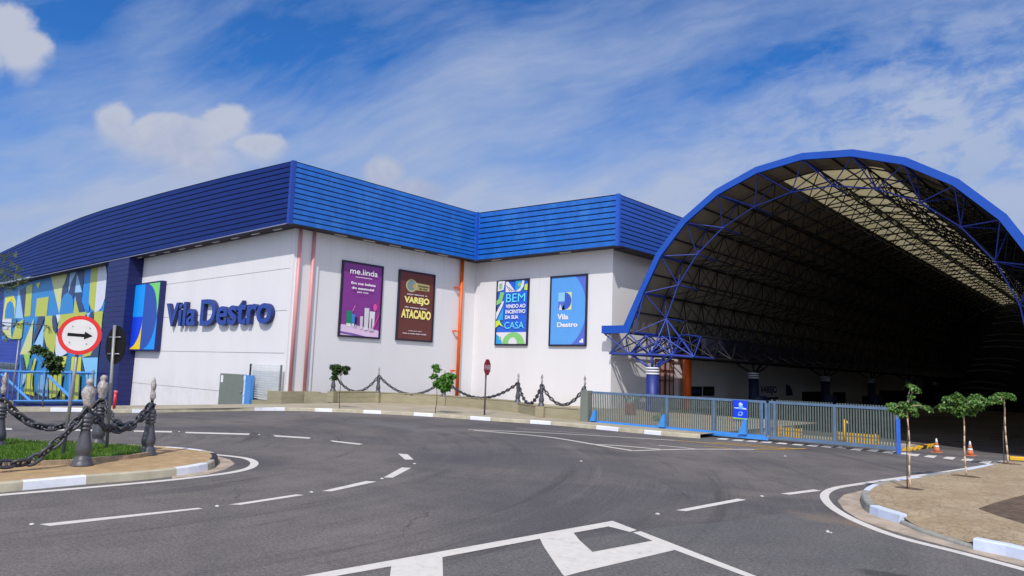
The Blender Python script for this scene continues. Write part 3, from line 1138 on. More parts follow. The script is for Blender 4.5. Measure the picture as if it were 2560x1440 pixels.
# lower edge trims and soffit
mb = MB()
mb.box(XL, FX2 - 0.23, FY1 - 0.015, FY1 + 0.03, 10.06, 10.12)
obj('edge_trim', mb, mat('pale_edge_trim', (120, 126, 160), 0.5, var=0.1), bld)
mb = MB()
mb.box(XL, FX2 - 0.04, FY1 + 0.04, WY1 + 0.1, 10.10, 10.16)
mb.box(WX2 - 0.1, FX2 - 0.04, WY1 + 0.103, FY3 + 0.04, 10.10, 10.16)
mb.box(WX2 - 0.1, FX4 - 0.04, FY3 + 0.043, WY3 + 0.1, 10.06, 10.12)
mb.box(WX4 - 0.1, FX4 - 0.04, WY3 + 0.103, HALL_Y1, 9.98, 10.04)
obj('soffit', mb, M_SOFFIT, bld)
mb = MB()
mb.box(-112, -37.6, FY1 + 0.52, 60, 12.6, 12.9)
mb.box(-37.6, FX4 - 0.6, 37.2, HALL_Y1, 12.3, 12.6)
obj('roof', mb, mat('roof_grey', (120, 122, 124), 0.8), bld)
lampm = MB()
lampm.box(-0.45, 0.45, -0.06, 0.06, -0.05, 0.0)
lamp_me = None
spots = [(-59.3 + i * 2.62, FY1 + 0.62, 10.10, 0) for i in range(9)]
spots += [(FX2 - 0.6, y, 10.10, 1) for y in (24.6, 26.7, 28.8, 30.9, 33.0)]
spots += [(-34.6, FY3 + 0.6, 10.06, 0), (-28.4, FY3 + 0.6, 10.06, 0)]
for i, (x, y, z, r) in enumerate(spots):
    if lamp_me is None:
        lo = obj('soffit_lamp', lampm, M_LAMPW, bld, org=(0, 0, 0))
        lamp_me = lo
    else:
        lo = link(lamp_me.copy())
    lo.location = (x + 37.15, y - 21.8, z)
    lo.rotation_euler = (0, 0, math.pi / 2 * r)

# navy clad pier beside the mural, recessed dark cladding under it
mb = MB()
for k in range(34):
    z0_, z1_ = -3.6 + k * 0.41, -3.6 + k * 0.41 + 0.385
    if z0_ > 10.0:
        break
    z1_ = min(z1_, 10.1)
    mb.box(-64.04, -59.58, FY1 + 0.02, WY1 + 0.3, z0_, z1_)
    mb.box(-64.0, -59.61, FY1 + 0.05, WY1 + 0.3, z1_, z1_ + 0.026)
obj('cladding_pier', mb, M_NDARK, bld)
mb = MB()
for k in range(40):
    z0_ = -4.4 + k * 0.4
    if z0_ > 10.3:
        break
    mb.box(-112, -64.06, WY1 + 0.02, WY1 + 0.3, z0_, z0_ + 0.37)
    mb.box(-112, -64.06, WY1 + 0.05, WY1 + 0.3, z0_ + 0.37, z0_ + 0.4)
obj('cladding_wall', mb, mat('blue_cladding_wall', (34, 62, 160), 0.5, var=0.1, scale=0.6), bld)
# window at the far left
mb = MB()
a, b = ony(-40, 905, WY1), ony(44, 925, WY1)
mb.box(a.x, b.x, WY1 - 0.04, WY1 + 0.018, b.z, a.z)
w_ = obj('window', mb, M_GLASSD, bld)
mb = MB()
mb.box(a.x, b.x + 0.2, WY1 - 0.09, WY1 + 0.018, b.z - 0.22, b.z - 0.003)
mb.box(a.x, b.x + 0.2, WY1 - 0.09, WY1 + 0.018, a.z + 0.003, a.z + 0.12)
for q in range(6):
    x_ = a.x + (b.x - a.x) * q / 5
    mb.box(x_ - 0.05, x_ + 0.05, WY1 - 0.08, WY1 - 0.043, b.z, a.z)
obj('frame', mb, M_GATEF, w_, org=bld.location)
# base blocks at the corner
mb = MB()
mb.box(-37.9, -36.35, 21.2, 23.7, -1.2, 0.62)
mb.box(-40.95, -37.903, 21.35, 21.79, -1.6, -0.02)
mb.box(WX2 + 0.003, WX2 + 0.12, 23.71, WY3, -1.2, 0.30)
obj('plinth', mb, M_STONE, bld)
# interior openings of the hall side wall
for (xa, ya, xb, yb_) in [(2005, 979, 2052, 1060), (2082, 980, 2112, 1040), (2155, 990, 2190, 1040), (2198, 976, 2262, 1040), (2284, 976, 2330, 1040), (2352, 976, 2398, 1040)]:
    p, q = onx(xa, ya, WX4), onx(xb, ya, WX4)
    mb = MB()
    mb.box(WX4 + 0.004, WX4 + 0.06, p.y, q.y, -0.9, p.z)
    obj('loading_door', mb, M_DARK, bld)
for k, (u0, v0, u1, v1) in enumerate([(1636, 893, 1659, 1000), (1661, 893, 1682, 1000)]):
    mb = MB()
    p, q = onx(u0, v0, WX4), onx(u1, v0, WX4)
    y0_, y1_ = p.y, q.y
    mb.box(WX4 + 0.004, WX4 + 0.05, y0_, y1_, 0.0, 3.35)
    w_ = obj('window', mb, M_PANEP, bld)
    mb = MB()
    for z_ in (0.0, 0.9, 1.9, 2.6, 3.3):
        mb.box(WX4 + 0.054, WX4 + 0.12, y0_, y1_, z_, z_ + 0.07)
    for f_ in (0, 0.5, 1):
        yy = y0_ + (y1_ - y0_ - 0.06) * f_
        mb.box(WX4 + 0.056, WX4 + 0.125, yy, yy + 0.06, 0.0, 3.37)
    obj('frame', mb, M_BROWN, w_, org=bld.location)

# ------------------------------------------------------------------ mural
mu = thing('mural_board', 'wide mural of geometric blue, yellow and white shapes under the navy fascia', 'mural', (-82, WY1, -2))
MP = WY1 - 0.10


def mq(cx_, cy_):
    p = ony(cx_ / 3.79, 640 + cy_ / 3.79, MP)
    return p


YG, CY, LB, NV, WH, BL, TE, CR, YY = pm((184, 192, 74)), pm((222, 216, 64)), pm((150, 196, 234)), pm((44, 62, 104)), pm((212, 216, 230)), pm((44, 132, 200)), pm((36, 116, 156)), pm((204, 208, 140)), pm((205, 208, 50))
SH = [
    (BL, [(40, 330), (160, 290), (560, 150), (1040, 40), (1020, 300), (985, 700), (945, 1400), (150, 1400), (190, 1000), (205, 790), (20, 790), (25, 600)]),
    (NV, [(150, 1300), (945, 1300), (945, 1400), (150, 1400)]),
    (CY, [(52, 390), (130, 372), (150, 430), (140, 592), (25, 600)]),
    (BL, [(45, 592), (50, 520), (68, 450), (95, 425), (120, 440), (138, 500), (138, 592)]),
    (LB, [(178, 300), (145, 590), (222, 590)]),
    (NV, [(190, 318), (240, 300), (248, 400), (235, 572), (222, 590), (205, 430)]),
    (YG, [(255, 285), (312, 262), (290, 570), (232, 575)]),
    (YG, [(352, 402), (465, 385), (445, 568), (335, 574)]),
    (CY, [(345, 262), (388, 245), (364, 312)]),
    (CR, [(485, 190), (650, 150), (600, 300), (565, 550)]),
    (NV, [(655, 165), (595, 300), (583, 400), (590, 452), (640, 352), (668, 250)]),
    (LB, [(668, 160), (735, 140), (652, 345)]),
    (NV, [(735, 140), (680, 250), (655, 350), (700, 400), (716, 345), (737, 170), (781, 340), (795, 240), (822, 120)]),
    (LB, [(737, 165), (782, 342), (715, 347)]),
    (BL, [(570, 552), (580, 450), (610, 372), (648, 345), (690, 380), (702, 450), (700, 542)]),
    (YG, [(718, 385), (700, 540), (757, 540)]),
    (NV, [(715, 347), (783, 343), (783, 430), (805, 532), (757, 540)]),
    (pm((26, 134, 222)), [(815, 130), (872, 115), (860, 400), (850, 530), (808, 500), (782, 430)]),
    (YG, [(872, 115), (940, 95), (925, 300), (905, 530), (870, 500), (850, 440)]),
    (WH, [(940, 95), (1010, 80), (1022, 180), (1003, 400), (975, 480), (940, 524), (905, 530)]),
    (BL, [(1002, 425), (992, 522), (948, 522)]),
    (WH, [(30, 602), (118, 596), (113, 700), (30, 696)]),
    (CR, [(30, 700), (113, 702), (120, 785), (60, 760)]),
    (YG, [(165, 640), (232, 596), (215, 770), (200, 786), (120, 786)]),
    (TE, [(118, 596), (165, 592), (165, 640), (120, 680)]),
    (CR, [(330, 590), (302, 938), (198, 932)]),
    (NV, [(372, 578), (437, 572), (405, 660), (320, 835), (345, 680)]),
    (LB, [(432, 640), (415, 917), (305, 907)]),
    (NV, [(432, 700), (440, 930), (500, 960), (500, 1090), (410, 920)]),
    (YG, [(440, 570), (515, 565), (552, 745), (520, 945), (480, 930), (442, 820), (430, 760)]),
    (NV, [(510, 562), (540, 572), (553, 660), (545, 748), (515, 700), (505, 620)]),
    (WH, [(545, 558), (600, 555), (560, 640)]),
    (YG, [(585, 555), (835, 530), (800, 640), (560, 690)]),
    (LB, [(830, 545), (872, 534), (850, 590)]),
    (NV, [(872, 534), (908, 530), (893, 620), (852, 600)]),
    (YG, [(908, 530), (992, 522), (978, 680), (940, 810), (870, 945), (792, 960), (862, 850), (905, 700)]),
    (NV, [(985, 660), (945, 965), (868, 950), (940, 810)]),
    (WH, [(550, 740), (600, 850), (655, 920), (600, 950), (550, 950), (538, 900)]),
    (pm((130, 196, 236)), [(795, 965), (945, 962), (920, 1380), (870, 1380), (825, 1100)]),
    (NV, [(230, 940), (262, 1088), (220, 1085), (210, 960)]),
    (pm((150, 200, 70)), [(243, 940), (302, 918), (292, 1000), (270, 1080)]),
    (TE, [(292, 970), (330, 975), (312, 1090), (285, 1085)]),
    (YY, [(345, 970), (362, 975), (335, 1090), (312, 1090)]),
    (YY, [(592, 955), (652, 950), (620, 1092), (555, 1090)]),
    (TE, [(652, 950), (702, 955), (690, 1095), (625, 1095)]),
    (YY, [(702, 955), (792, 955), (785, 1095), (690, 1095)]),
    (NV, [(792, 965), (825, 1100), (790, 1095)]),
    (YY, [(258, 1118), (330, 1110), (325, 1220), (342, 1325), (245, 1300), (262, 1200)]),
    (LB, [(225, 1120), (262, 1120), (250, 1200), (215, 1240)]),
    (pm((120, 170, 210)), [(370, 1300), (400, 1130), (470, 1120), (480, 1330), (420, 1330)]),
    (YG, [(485, 1130), (560, 1115), (600, 1250), (560, 1330), (490, 1350)]),
    (YG, [(565, 1110), (620, 1110), (600, 1240), (575, 1300)]),
    (YG, [(700, 1110), (785, 1110), (770, 1370), (720, 1370), (680, 1300)]),
    (YY, [(610, 1280), (640, 1290), (632, 1375), (608, 1370)]),
]
mb = MB()
mats_ = []
for k, (m_, pts_) in enumerate(SH):
    if m_ not in mats_:
        mats_.append(m_)
    mb.poly([mq(x, y) + Vector((0, -0.004 * k, 0)) for x, y in pts_], mats_.index(m_))
obj('mural_print', mb, mats_, mu)
mb = MB()
o_ = [mq(x, y) for x, y in SH[0][1]]
for i in range(len(o_)):
    a, b = o_[i - 1], o_[i]
    mb.poly([a, b, b + Vector((0, 0.1, 0)), a + Vector((0, 0.1, 0))])
obj('mural_edge', mb, M_NDARK, mu)

# ------------------------------------------------------------------ wall signs
def place(x0, x1, z0, z1, y):
    return x0, x1, z0, z1, y


# logo box
LX0, LX1, LZ0, LZ1 = -60.15, -54.75, 2.75, 8.02
ly = WY1 - 0.42
t = thing('logo_sign', 'tall boxed emblem sign of blue, yellow and green curved panels on the white wall', 'sign', ((LX0 + LX1) / 2, WY1, LZ0))
mb = MB()
mb.box(LX0, LX1, ly, WY1 - 0.01, LZ0, LZ1)
obj('sign_box', mb, M_NDARK, t, bevel=0.04)
pr = Print((LX0, ly, LZ0), (LX1 - LX0, 0, 0), (0, 0, LZ1 - LZ0), (0, -1, 0))
e = 0.025
A1, A2, A3, A4, A5 = pm((0, 148, 244)), pm((0, 60, 220)), pm((36, 76, 168)), pm((120, 212, 110)), pm((240, 208, 20))
pr.poly([(e, 0.5), (0.47, 0.5), (0.47, 1 - e), (e, 1 - e)], A1, False)
pr.poly([(e, e), (0.47, e), (0.47, 0.5), (e, 0.5)], A2, False)
pr.poly([(0.47, e), (1 - e, e), (1 - e, 1 - e), (0.47, 1 - e)], A3)
# green and blue corners left over by the big half round
arc = [(0.55 + 0.40 * math.cos(D2R(a_)), 0.5 + 0.47 * math.sin(D2R(a_))) for a_ in range(0, 91, 6)]
pr.poly([(1 - e, 1 - e), (0.60, 1 - e)] + [q for q in arc[::-1] if q[0] > 0.6] + [(1 - e, 0.62)], A4, False)
arc2 = [(0.55 + 0.40 * math.cos(D2R(a_)), 0.5 - 0.47 * math.sin(D2R(a_))) for a_ in range(0, 91, 6)]
pr.poly([(1 - e, e), (1 - e, 0.40)] + [q for q in arc2 if q[0] > 0.6] + [(0.58, e)], A1, False)
arc3 = [(0.03 + 0.44 * math.cos(D2R(a_)), 0.47 - 0.44 * math.sin(D2R(a_))) for a_ in range(0, 91, 6)]
pr.poly([(0.47, e), (0.47, 0.47)] + arc3[1:] + [(0.05, e)], A5, False)
pr.build('emblem_panel', t)

# big letters
M_LET = mat('letter_blue', (34, 66, 150), 0.45, var=0.05)
M_LETS = mat('letter_side_navy', (32, 42, 100), 0.5, var=0.05)
t = thing('wall_lettering', 'large thick dark blue letters reading Vila Destro on the white wall', 'sign', (-46, WY1, 4.45))


def word3d(s, x0, x1, z0, z1, y_back, dep, bold=0.035):
    vs, fs = text_geo(s, 0.5, bold)
    xs_ = [v[0] for v in vs]
    ys_ = [v[1] for v in vs]
    mb = MB()
    ax, bx, ay, by = min(xs_), max(xs_), min(ys_), max(ys_)
    q = [(x0 + (v[0] - ax) / (bx - ax) * (x1 - x0), y_back - (v[2] + 0.5) * dep, z0 + (v[1] - ay) / (by - ay) * (z1 - z0)) for v in vs]
    for f in fs:
        w0, w1, w2 = Vector(q[f[0]]), Vector(q[f[1]]), Vector(q[f[2]])
        nn = (w1 - w0).cross(w2 - w0).normalized() if (w1 - w0).cross(w2 - w0).length > 0 else Vector((0, 1, 0))
        mb.f.append(tuple(f))
        mb.m.append(0 if abs(nn.y) > 0.9 else 1)
        mb.sm.append(False)
    mb.v = q
    return mb


a = ony(413, 800, WY1 - .3).x
b = ony(487, 800, WY1 - .3).x
c = ony(499, 800, WY1 - .3).x
d = ony(676, 800, WY1 - .3).x
obj('word', word3d('Vila', a, b, 4.55, 6.25, WY1 - 0.04, 0.26, 0.02), [M_LET, M_LETS], t)['label'] = 'the word Vila'
obj('word', word3d('Destro', c, d, 4.50, 6.30, WY1 - 0.04, 0.26, 0.02), [M_LET, M_LETS], t)['label'] = 'the word Destro'

PF = mat('poster_frame', (30, 28, 52), 0.5, var=0.05)


def poster(label, axis, a0, a1, z0, z1):
    if axis == 'x':
        t = thing('wall_poster', label, 'poster', (WX2, (a0 + a1) / 2, z0), 'posters on the white wall')
        mb = MB()
        fw_ = 0.11
        mb.box(WX2 + 0.01, WX2 + 0.13, a0, a1, z0, z0 + fw_)
        mb.box(WX2 + 0.01, WX2 + 0.13, a0, a1, z1 - fw_, z1)
        mb.box(WX2 + 0.01, WX2 + 0.13, a0, a0 + fw_, z0 + fw_, z1 - fw_)
        mb.box(WX2 + 0.01, WX2 + 0.13, a1 - fw_, a1, z0 + fw_, z1 - fw_)
        obj('frame', mb, PF, t)
        pr = Print((WX2 + 0.08, a0 + fw_ * .6, z0 + fw_ * .6), (0, a1 - a0 - 1.2 * fw_, 0), (0, 0, z1 - z0 - 1.2 * fw_), (1, 0, 0))
    else:
        t = thing('wall_poster', label, 'poster', ((a0 + a1) / 2, WY3, z0), 'posters on the white wall')
        mb = MB()
        fw_ = 0.11
        mb.box(a0, a1, WY3 - 0.13, WY3 - 0.01, z0, z0 + fw_)
        mb.box(a0, a1, WY3 - 0.13, WY3 - 0.01, z1 - fw_, z1)
        mb.box(a0, a0 + fw_, WY3 - 0.13, WY3 - 0.01, z0 + fw_, z1 - fw_)
        mb.box(a1 - fw_, a1, WY3 - 0.13, WY3 - 0.01, z0 + fw_, z1 - fw_)
        obj('frame', mb, PF, t)
        pr = Print((a0 + fw_ * .6, WY3 - 0.08, z0 + fw_ * .6), (a1 - a0 - 1.2 * fw_, 0, 0), (0, 0, z1 - z0 - 1.2 * fw_), (0, -1, 0))
    return t, pr


def R4(u0, v0, u1, v1):
    return [(u0, v0), (u1, v0), (u1, v1), (u0, v1)]


KW, KC = pm((240, 236, 240)), pm((250, 236, 140))
# 1 purple
t, pr = poster('purple framed poster with cosmetic tubes and bottles on a pale shelf', 'x', 25.12, 28.28, 3.95, 8.68)
pr.poly(R4(0, 0, 1, 1), pm((132, 54, 142)))
pr.poly([(0.62, 0.10), (1, 0.10), (1, 0.62), (0.85, 0.45)], pm((150, 50, 140)))
pr.poly([(0.02, 0.0), (0.98, 0.0), (0.98, 0.10), (0.72, 0.13), (0.40, 0.15), (0.02, 0.15)], pm((226, 196, 228)))
pr.poly([(0.02, 0.06), (0.35, 0.04), (0.75, 0.0), (0.55, 0.0), (0.02, 0.03)], pm((120, 90, 160)))
for (u, v, w_, h_, cc_, cap) in [(0.14, 0.14, 0.14, 0.20, (24, 130, 100), (226, 226, 230)), (0.27, 0.14, 0.09, 0.16, (60, 130, 210), (220, 220, 230)), (0.35, 0.13, 0.07, 0.13, (50, 24, 66), (190, 180, 200)),
                                 (0.48, 0.12, 0.08, 0.16, (206, 200, 206), (226, 214, 220)), (0.58, 0.11, 0.12, 0.29, (216, 210, 220), (224, 222, 228)), (0.71, 0.10, 0.14, 0.26, (222, 220, 226), (200, 190, 200))]:
    pr.poly([(u + 0.01, v), (u + w_ - 0.01, v), (u + w_, v + h_), (u, v + h_)], pm(cc_), False)
    pr.layer += 1
    pr.poly(R4(u + 0.015, v - 0.012, u + w_ - 0.015, v + 0.03), pm(cap))
pr.poly([(0.76, 0.13), (0.79, 0.13), (0.79, 0.26), (0.76, 0.26)], pm((110, 90, 100)))
pr.ell(0.84, 0.42, 0.05, 0.05, pm((226, 80, 170)), 0, 360, 12)
pr.poly([(0.80, 0.12), (0.84, 0.12), (0.96, 0.32), (0.94, 0.34)], pm((200, 70, 160)))
pr.poly([(0.27, 0.34), (0.285, 0.34), (0.34, 0.42), (0.33, 0.42)], pm((240, 150, 200)))
pr.text('me.linda', 0.16, 0.86, 0.845, 0.925, KW, 0.012)
pr.poly(R4(0.30, 0.805, 0.72, 0.812), KW)
pr.text('Em sua beleza', 0.20, 0.82, 0.705, 0.740, KW, 0.03)
pr.text('do essencial', 0.22, 0.78, 0.640, 0.675, KW, 0.03)
pr.text('para voce', 0.36, 0.64, 0.590, 0.612, KW, 0.03)
pr.build('print', t)
# 2 brown
t, pr = poster('brown framed poster reading VAREJO ATACADO in cream letters', 'x', 29.58, 32.78, 3.98, 8.68)
pr.poly(R4(0, 0, 1, 1), pm((104, 50, 42)))
pr.poly([(0.45, 0.74), (0.86, 0.745), (0.86, 0.84), (0.45, 0.85)], pm((176, 166, 110)))
pr.ell(0.34, 0.80, 0.155, 0.095, pm((190, 184, 140)))
pr.ell(0.34, 0.80, 0.125, 0.075, pm((120, 140, 140)))
pr.ell(0.42, 0.79, 0.05, 0.035, pm((196, 160, 80)))
pr.text('Armazem', 0.52, 0.83, 0.795, 0.828, pm((40, 32, 24)), 0.02)
pr.text('de casa', 0.56, 0.80, 0.757, 0.788, pm((40, 32, 24)), 0.02)
pr.text('aqui temos o', 0.22, 0.80, 0.655, 0.682, KW, 0.02)
pr.text('VAREJO', 0.15, 0.87, 0.515, 0.635, KC, 0.05)
pr.text('do nosso jeito', 0.17, 0.81, 0.462, 0.488, KW, 0.02)
pr.text('ATACADO', 0.08, 0.93, 0.315, 0.445, KC, 0.05)
pr.text('venha por aqui', 0.30, 0.68, 0.125, 0.142, KW, 0.02)
pr.text('voce e muito bem vindo', 0.14, 0.82, 0.085, 0.105, KW, 0.02)
pr.build('print', t)
# 3 welcome
t, pr = poster('framed blue poster reading BEM VINDO AO with CASA and leafy shapes round it', 'y', -34.85, -31.80, 3.98, 8.60)
S1, S2, S3, S4, S5 = pm((40, 100, 216)), pm((44, 160, 224)), pm((226, 222, 232)), pm((134, 200, 120)), pm((200, 226, 60))
pr.poly(R4(0, 0, 1, 1), S1)
pr.poly(R4(0, 0, 1, 0.19), S3)
pr.poly([(0.0, 0.0), (0.22, 0.0), (0.18, 0.10), (0.0, 0.17)], S2)
pr.poly([(0.08, 0.10), (0.20, 0.06), (0.17, 0.13)], S4)
arc = [(0.58 + 0.36 * math.cos(D2R(a_)), 0.0 + 0.19 * math.sin(D2R(a_))) for a_ in range(0, 181, 12)]
pr.poly(arc, S4)
arc = [(0.56 + 0.14 * math.cos(D2R(a_)), 0.0 + 0.11 * math.sin(D2R(a_))) for a_ in range(0, 181, 12)]
pr.poly(arc, S3)
pr.poly([(0.28, 0.82), (0.60, 0.82), (0.34, 1.0), (0.28, 1.0)], S3)
for q in range(3):
    u = 0.29 + q * 0.07
    pr.poly([(u, 0.93 - q * 0.03), (u + 0.02, 0.93 - q * 0.03), (u + 0.14, 0.83), (u + 0.12, 0.83)], pm((30, 40, 60)), q == 2)
pr.poly([(0.60, 0.83), (0.60, 1.0), (0.88, 1.0), (0.86, 0.88), (0.78, 0.83)], S2)
pr.poly([(0.60, 0.82), (0.75, 0.82), (0.86, 0.90), (0.88, 1.0), (0.82, 1.0), (0.76, 0.88)], S3)
pr.ell(0.73, 0.93, 0.05, 0.035, S4)
pr.poly([(0.88, 0.84), (1.0, 0.83), (1.0, 0.94), (0.90, 0.92)], S5)
pr.poly([(0.02, 0.84), (0.22, 0.86), (0.26, 1.0), (0.03, 1.0)], S3)
pr.poly([(0.07, 0.87), (0.17, 0.88), (0.17, 0.97), (0.07, 0.96)], S4)
pr.poly([(0.0, 0.62), (0.18, 0.66), (0.25, 0.82), (0.12, 0.83), (0.08, 0.73), (0.0, 0.69)], S4)
pr.poly([(0.0, 0.38), (0.22, 0.62), (0.25, 0.68), (0.20, 0.68), (0.0, 0.50)], S3)
pr.poly([(0.04, 0.38), (0.24, 0.38), (0.24, 0.60)], S2)
pr.poly([(0.0, 0.26), (0.12, 0.31), (0.27, 0.27), (0.16, 0.34), (0.13, 0.38), (0.0, 0.37)], S5)
C_ = pm((110, 226, 244))
pr.text('BEM', 0.32, 0.93, 0.66, 0.79, C_, 0.0)
pr.text('VINDO AO', 0.32, 0.95, 0.565, 0.625, KW, 0.03)
pr.text('INCENTIVO', 0.32, 0.95, 0.480, 0.540, KW, 0.03)
pr.text('DA SUA', 0.31, 0.74, 0.395, 0.455, KW, 0.03)
pr.text('CASA', 0.30, 0.92, 0.245, 0.35, C_, 0.0)
pr.build('print', t)
# 4 plain blue
t, pr = poster('light blue framed poster with small emblem and white words Vila Destro', 'y', -29.92, -26.86, 3.94, 8.60)
pr.poly(R4(0, 0, 1, 1), pm((84, 110, 206)))
arc = [(0.10 + 0.90 * math.cos(D2R(a_)), 0.52 + 0.62 * math.sin(D2R(a_))) for a_ in range(-57, 58, 4)]
pr.poly([(0, 0)] + [(max(0, min(1, u)), max(0, min(1, v))) for u, v in arc] + [(0, 1)], pm((90, 160, 232)))
pr.poly(R4(0.22, 0.635, 0.405, 0.765), pm((140, 200, 232)), False)
pr.poly(R4(0.22, 0.51, 0.405, 0.635), pm((84, 112, 206)), False)
pr.poly([(0.30, 0.51), (0.405, 0.51), (0.405, 0.60)], pm((230, 190, 70)))
pr.poly([(0.24, 0.51), (0.34, 0.51), (0.28, 0.60)], pm((220, 214, 226)))
pr.poly(R4(0.405, 0.51, 0.60, 0.765), pm((212, 222, 160)))
arc = [(0.405 + 0.19 * math.cos(D2R(a_)), 0.638 + 0.125 * math.sin(D2R(a_))) for a_ in range(-90, 91, 10)]
pr.poly(arc, pm((60, 92, 190)))
pr.text('Vila', 0.21, 0.52, 0.37, 0.45, KW, 0.03)
pr.text('Destro', 0.21, 0.78, 0.26, 0.33, KW, 0.03)
pr.poly(R4(0.85, 0.035, 0.885, 0.065), KW, False)
pr.poly(R4(0.895, 0.035, 0.945, 0.09), KW, False)
pr.build('print', t)
# ------------------------------------------------------------------ pipes on the walls
def pipe(label, x, y, z0, z1, m_, r=0.11, clamp=None):
    t = thing('wall_pipe', label, 'pipe', (x, y, z0), 'painted pipes on the walls')
    mb = MB()
    mb.tube((x, y, z0), (x, y, z1), r, n=14)
    obj('pipe', mb, m_, t)
    for z in (clamp or []):
        mb = MB()
        mb.tube((x, y, z - 0.03), (x, y, z + 0.03), r + 0.025, n=14)
        mb.box(x - 0.24, x, y - 0.03, y + 0.03, z - 0.025, z + 0.025)
        obj('clamp', mb, m_, t)
    return t


pipe('left one of two pink pipes by the building corner', WX2 + 0.20, 22.05, 0.62, 10.1, M_PIPE_P, 0.10)
pipe('right one of two pink pipes by the building corner', WX2 + 0.20, 22.98, 0.62, 10.1, M_PIPE_P, 0.10)
t = pipe('tall bright orange pipe in the inner corner of the white walls', WX2 + 0.22, 35.2, 0.0, 10.1, M_PIPE_O, 0.13)
for z in (2.1, 4.9, 8.0):
    mb = MB()
    mb.box(WX2 + 0.18, WX2 + 0.26, 34.72, 35.1, z - 0.04, z + 0.04)
    mb.box(WX2 + 0.003, WX2 + 0.26, 34.68, 34.76, z - 0.06, z + 0.06)
    obj('bracket', mb, M_PIPE_O, t)
# white pilaster strips beside the pink pipes
mb = MB()
mb.box(WX2 + 0.003, WX2 + 0.10, 21.95, 23.45, 0.63, 10.09)
obj('pilaster', mb, M_WHITE, bld)
# cable duct by the corner
# ------------------------------------------------------------------ door leaf, gate post, mesh fence on the long wall
p0, p1 = ony(553, 933, WY1 - 0.5), ony(608, 1024, WY1 - 0.5)
t = thing('service_door', 'flat grey steel door leaf with a small white notice standing before the wall', 'door', (p0.x, WY1 - 0.5, p1.z))
mb = MB()
mb.box(p0.x, p1.x, WY1 - 0.55, WY1 - 0.45, p1.z + 0.06, p0.z)
obj('leaf', mb, M_DOORG, t)
mb = MB()
mb.box(p0.x + 0.14, p0.x + 0.42, WY1 - 0.556, WY1 - 0.552, p0.z - 0.55, p0.z - 0.12)
obj('notice', mb, KW, t)
mb = MB()
mb.box(p0.x + 0.02, p0.x + 0.10, WY1 - 0.53, WY1 - 0.47, g(p0.x, 20), p1.z + 0.06)
mb.box(p1.x - 0.10, p1.x - 0.02, WY1 - 0.53, WY1 - 0.47, g(p0.x, 20), p1.z + 0.06)
mb.box(p0.x, p1.x, WY1 - 0.44, WY1 - 0.40, p1.z + 0.2, p1.z + 0.3)
obj('support', mb, M_GALV, t)
mb = MB()
mb.tube((p1.x - 0.25, WY1 - 0.56, 0.4), (p1.x - 0.25, WY1 - 0.64, 0.4), 0.03)
mb.tube((p1.x - 0.25, WY1 - 0.63, 0.4), (p1.x - 0.42, WY1 - 0.63, 0.4), 0.018)
obj('handle', mb, M_GALV, t)
t = thing('gate_post', 'bright blue steel gate post right of the grey door leaf', 'post', (p1.x + 0.4, WY1 - 0.6, p1.z))
mb = MB()
mb.box(p1.x + 0.03, p1.x + 0.86, WY1 - 0.62, WY1 - 0.40, g(p1.x, 20), p0.z - 0.02)
obj('post', mb, M_FENCEB, t)
mb = MB()
mb.box(p1.x + 0.10, p1.x + 0.24, WY1 - 0.64, WY1 - 0.622, g(p1.x, 20) + 0.2, p0.z - 0.1)
mb.box(p1.x + 0.06, p1.x + 0.3, WY1 - 0.66, WY1 - 0.642, p0.z - 0.35, p0.z - 0.05)
mb.box(p1.x + 0.10, p1.x + 0.24, WY1 - 0.66, WY1 - 0.642, 0.2, 0.36)
obj('lock_strip', mb, mat('pale_lock', (196, 220, 244), 0.4), t)
a, b = ony(628, 912, WY1 - 0.3), ony(698, 1000, WY1 - 0.3)
t = thing('mesh_fence', 'white wire mesh fence panel before the wall, left of the pink pipes', 'fence', (a.x, WY1 - 0.3, b.z))
mb = MB()
for z in np.linspace(b.z, a.z, 15):
    mb.box(a.x + 0.05, b.x, WY1 - 0.31, WY1 - 0.28, z - 0.015, z + 0.015)
for x in np.linspace(a.x + 0.05, b.x, 28):
    mb.box(x - 0.008, x + 0.008, WY1 - 0.30, WY1 - 0.285, b.z, a.z)
obj('mesh_panel', mb, mat('mesh_white', (206, 212, 214), 0.5), t)
for x_, c_ in ((a.x, M_BLACK), (b.x, M_GALV)):
    mb = MB()
    mb.box(x_ - 0.05, x_ + 0.05, WY1 - 0.36, WY1 - 0.27, g(x_, 20) - 0.1, a.z + 0.06)
    obj('post', mb, c_, t)

# ------------------------------------------------------------------ hall with barrel vault
HX, HZ, HR = -12.87, 3.377, 10.46
NB, BAY = 33, 2.4
hall = thing('barrel_vault_hall', 'open hall under a blue edged barrel vault on lattice trusses', 'hall', (HX, HALL_Y0, 0))
TH = [172.3 - 13.6 * k for k in range(14)]
TI = [165.5 - 13.6 * k for k in range(13)]


def hp(th, r, y):
    return Vector((HX + r * math.cos(D2R(th)), y, HZ + r * math.sin(D2R(th))))


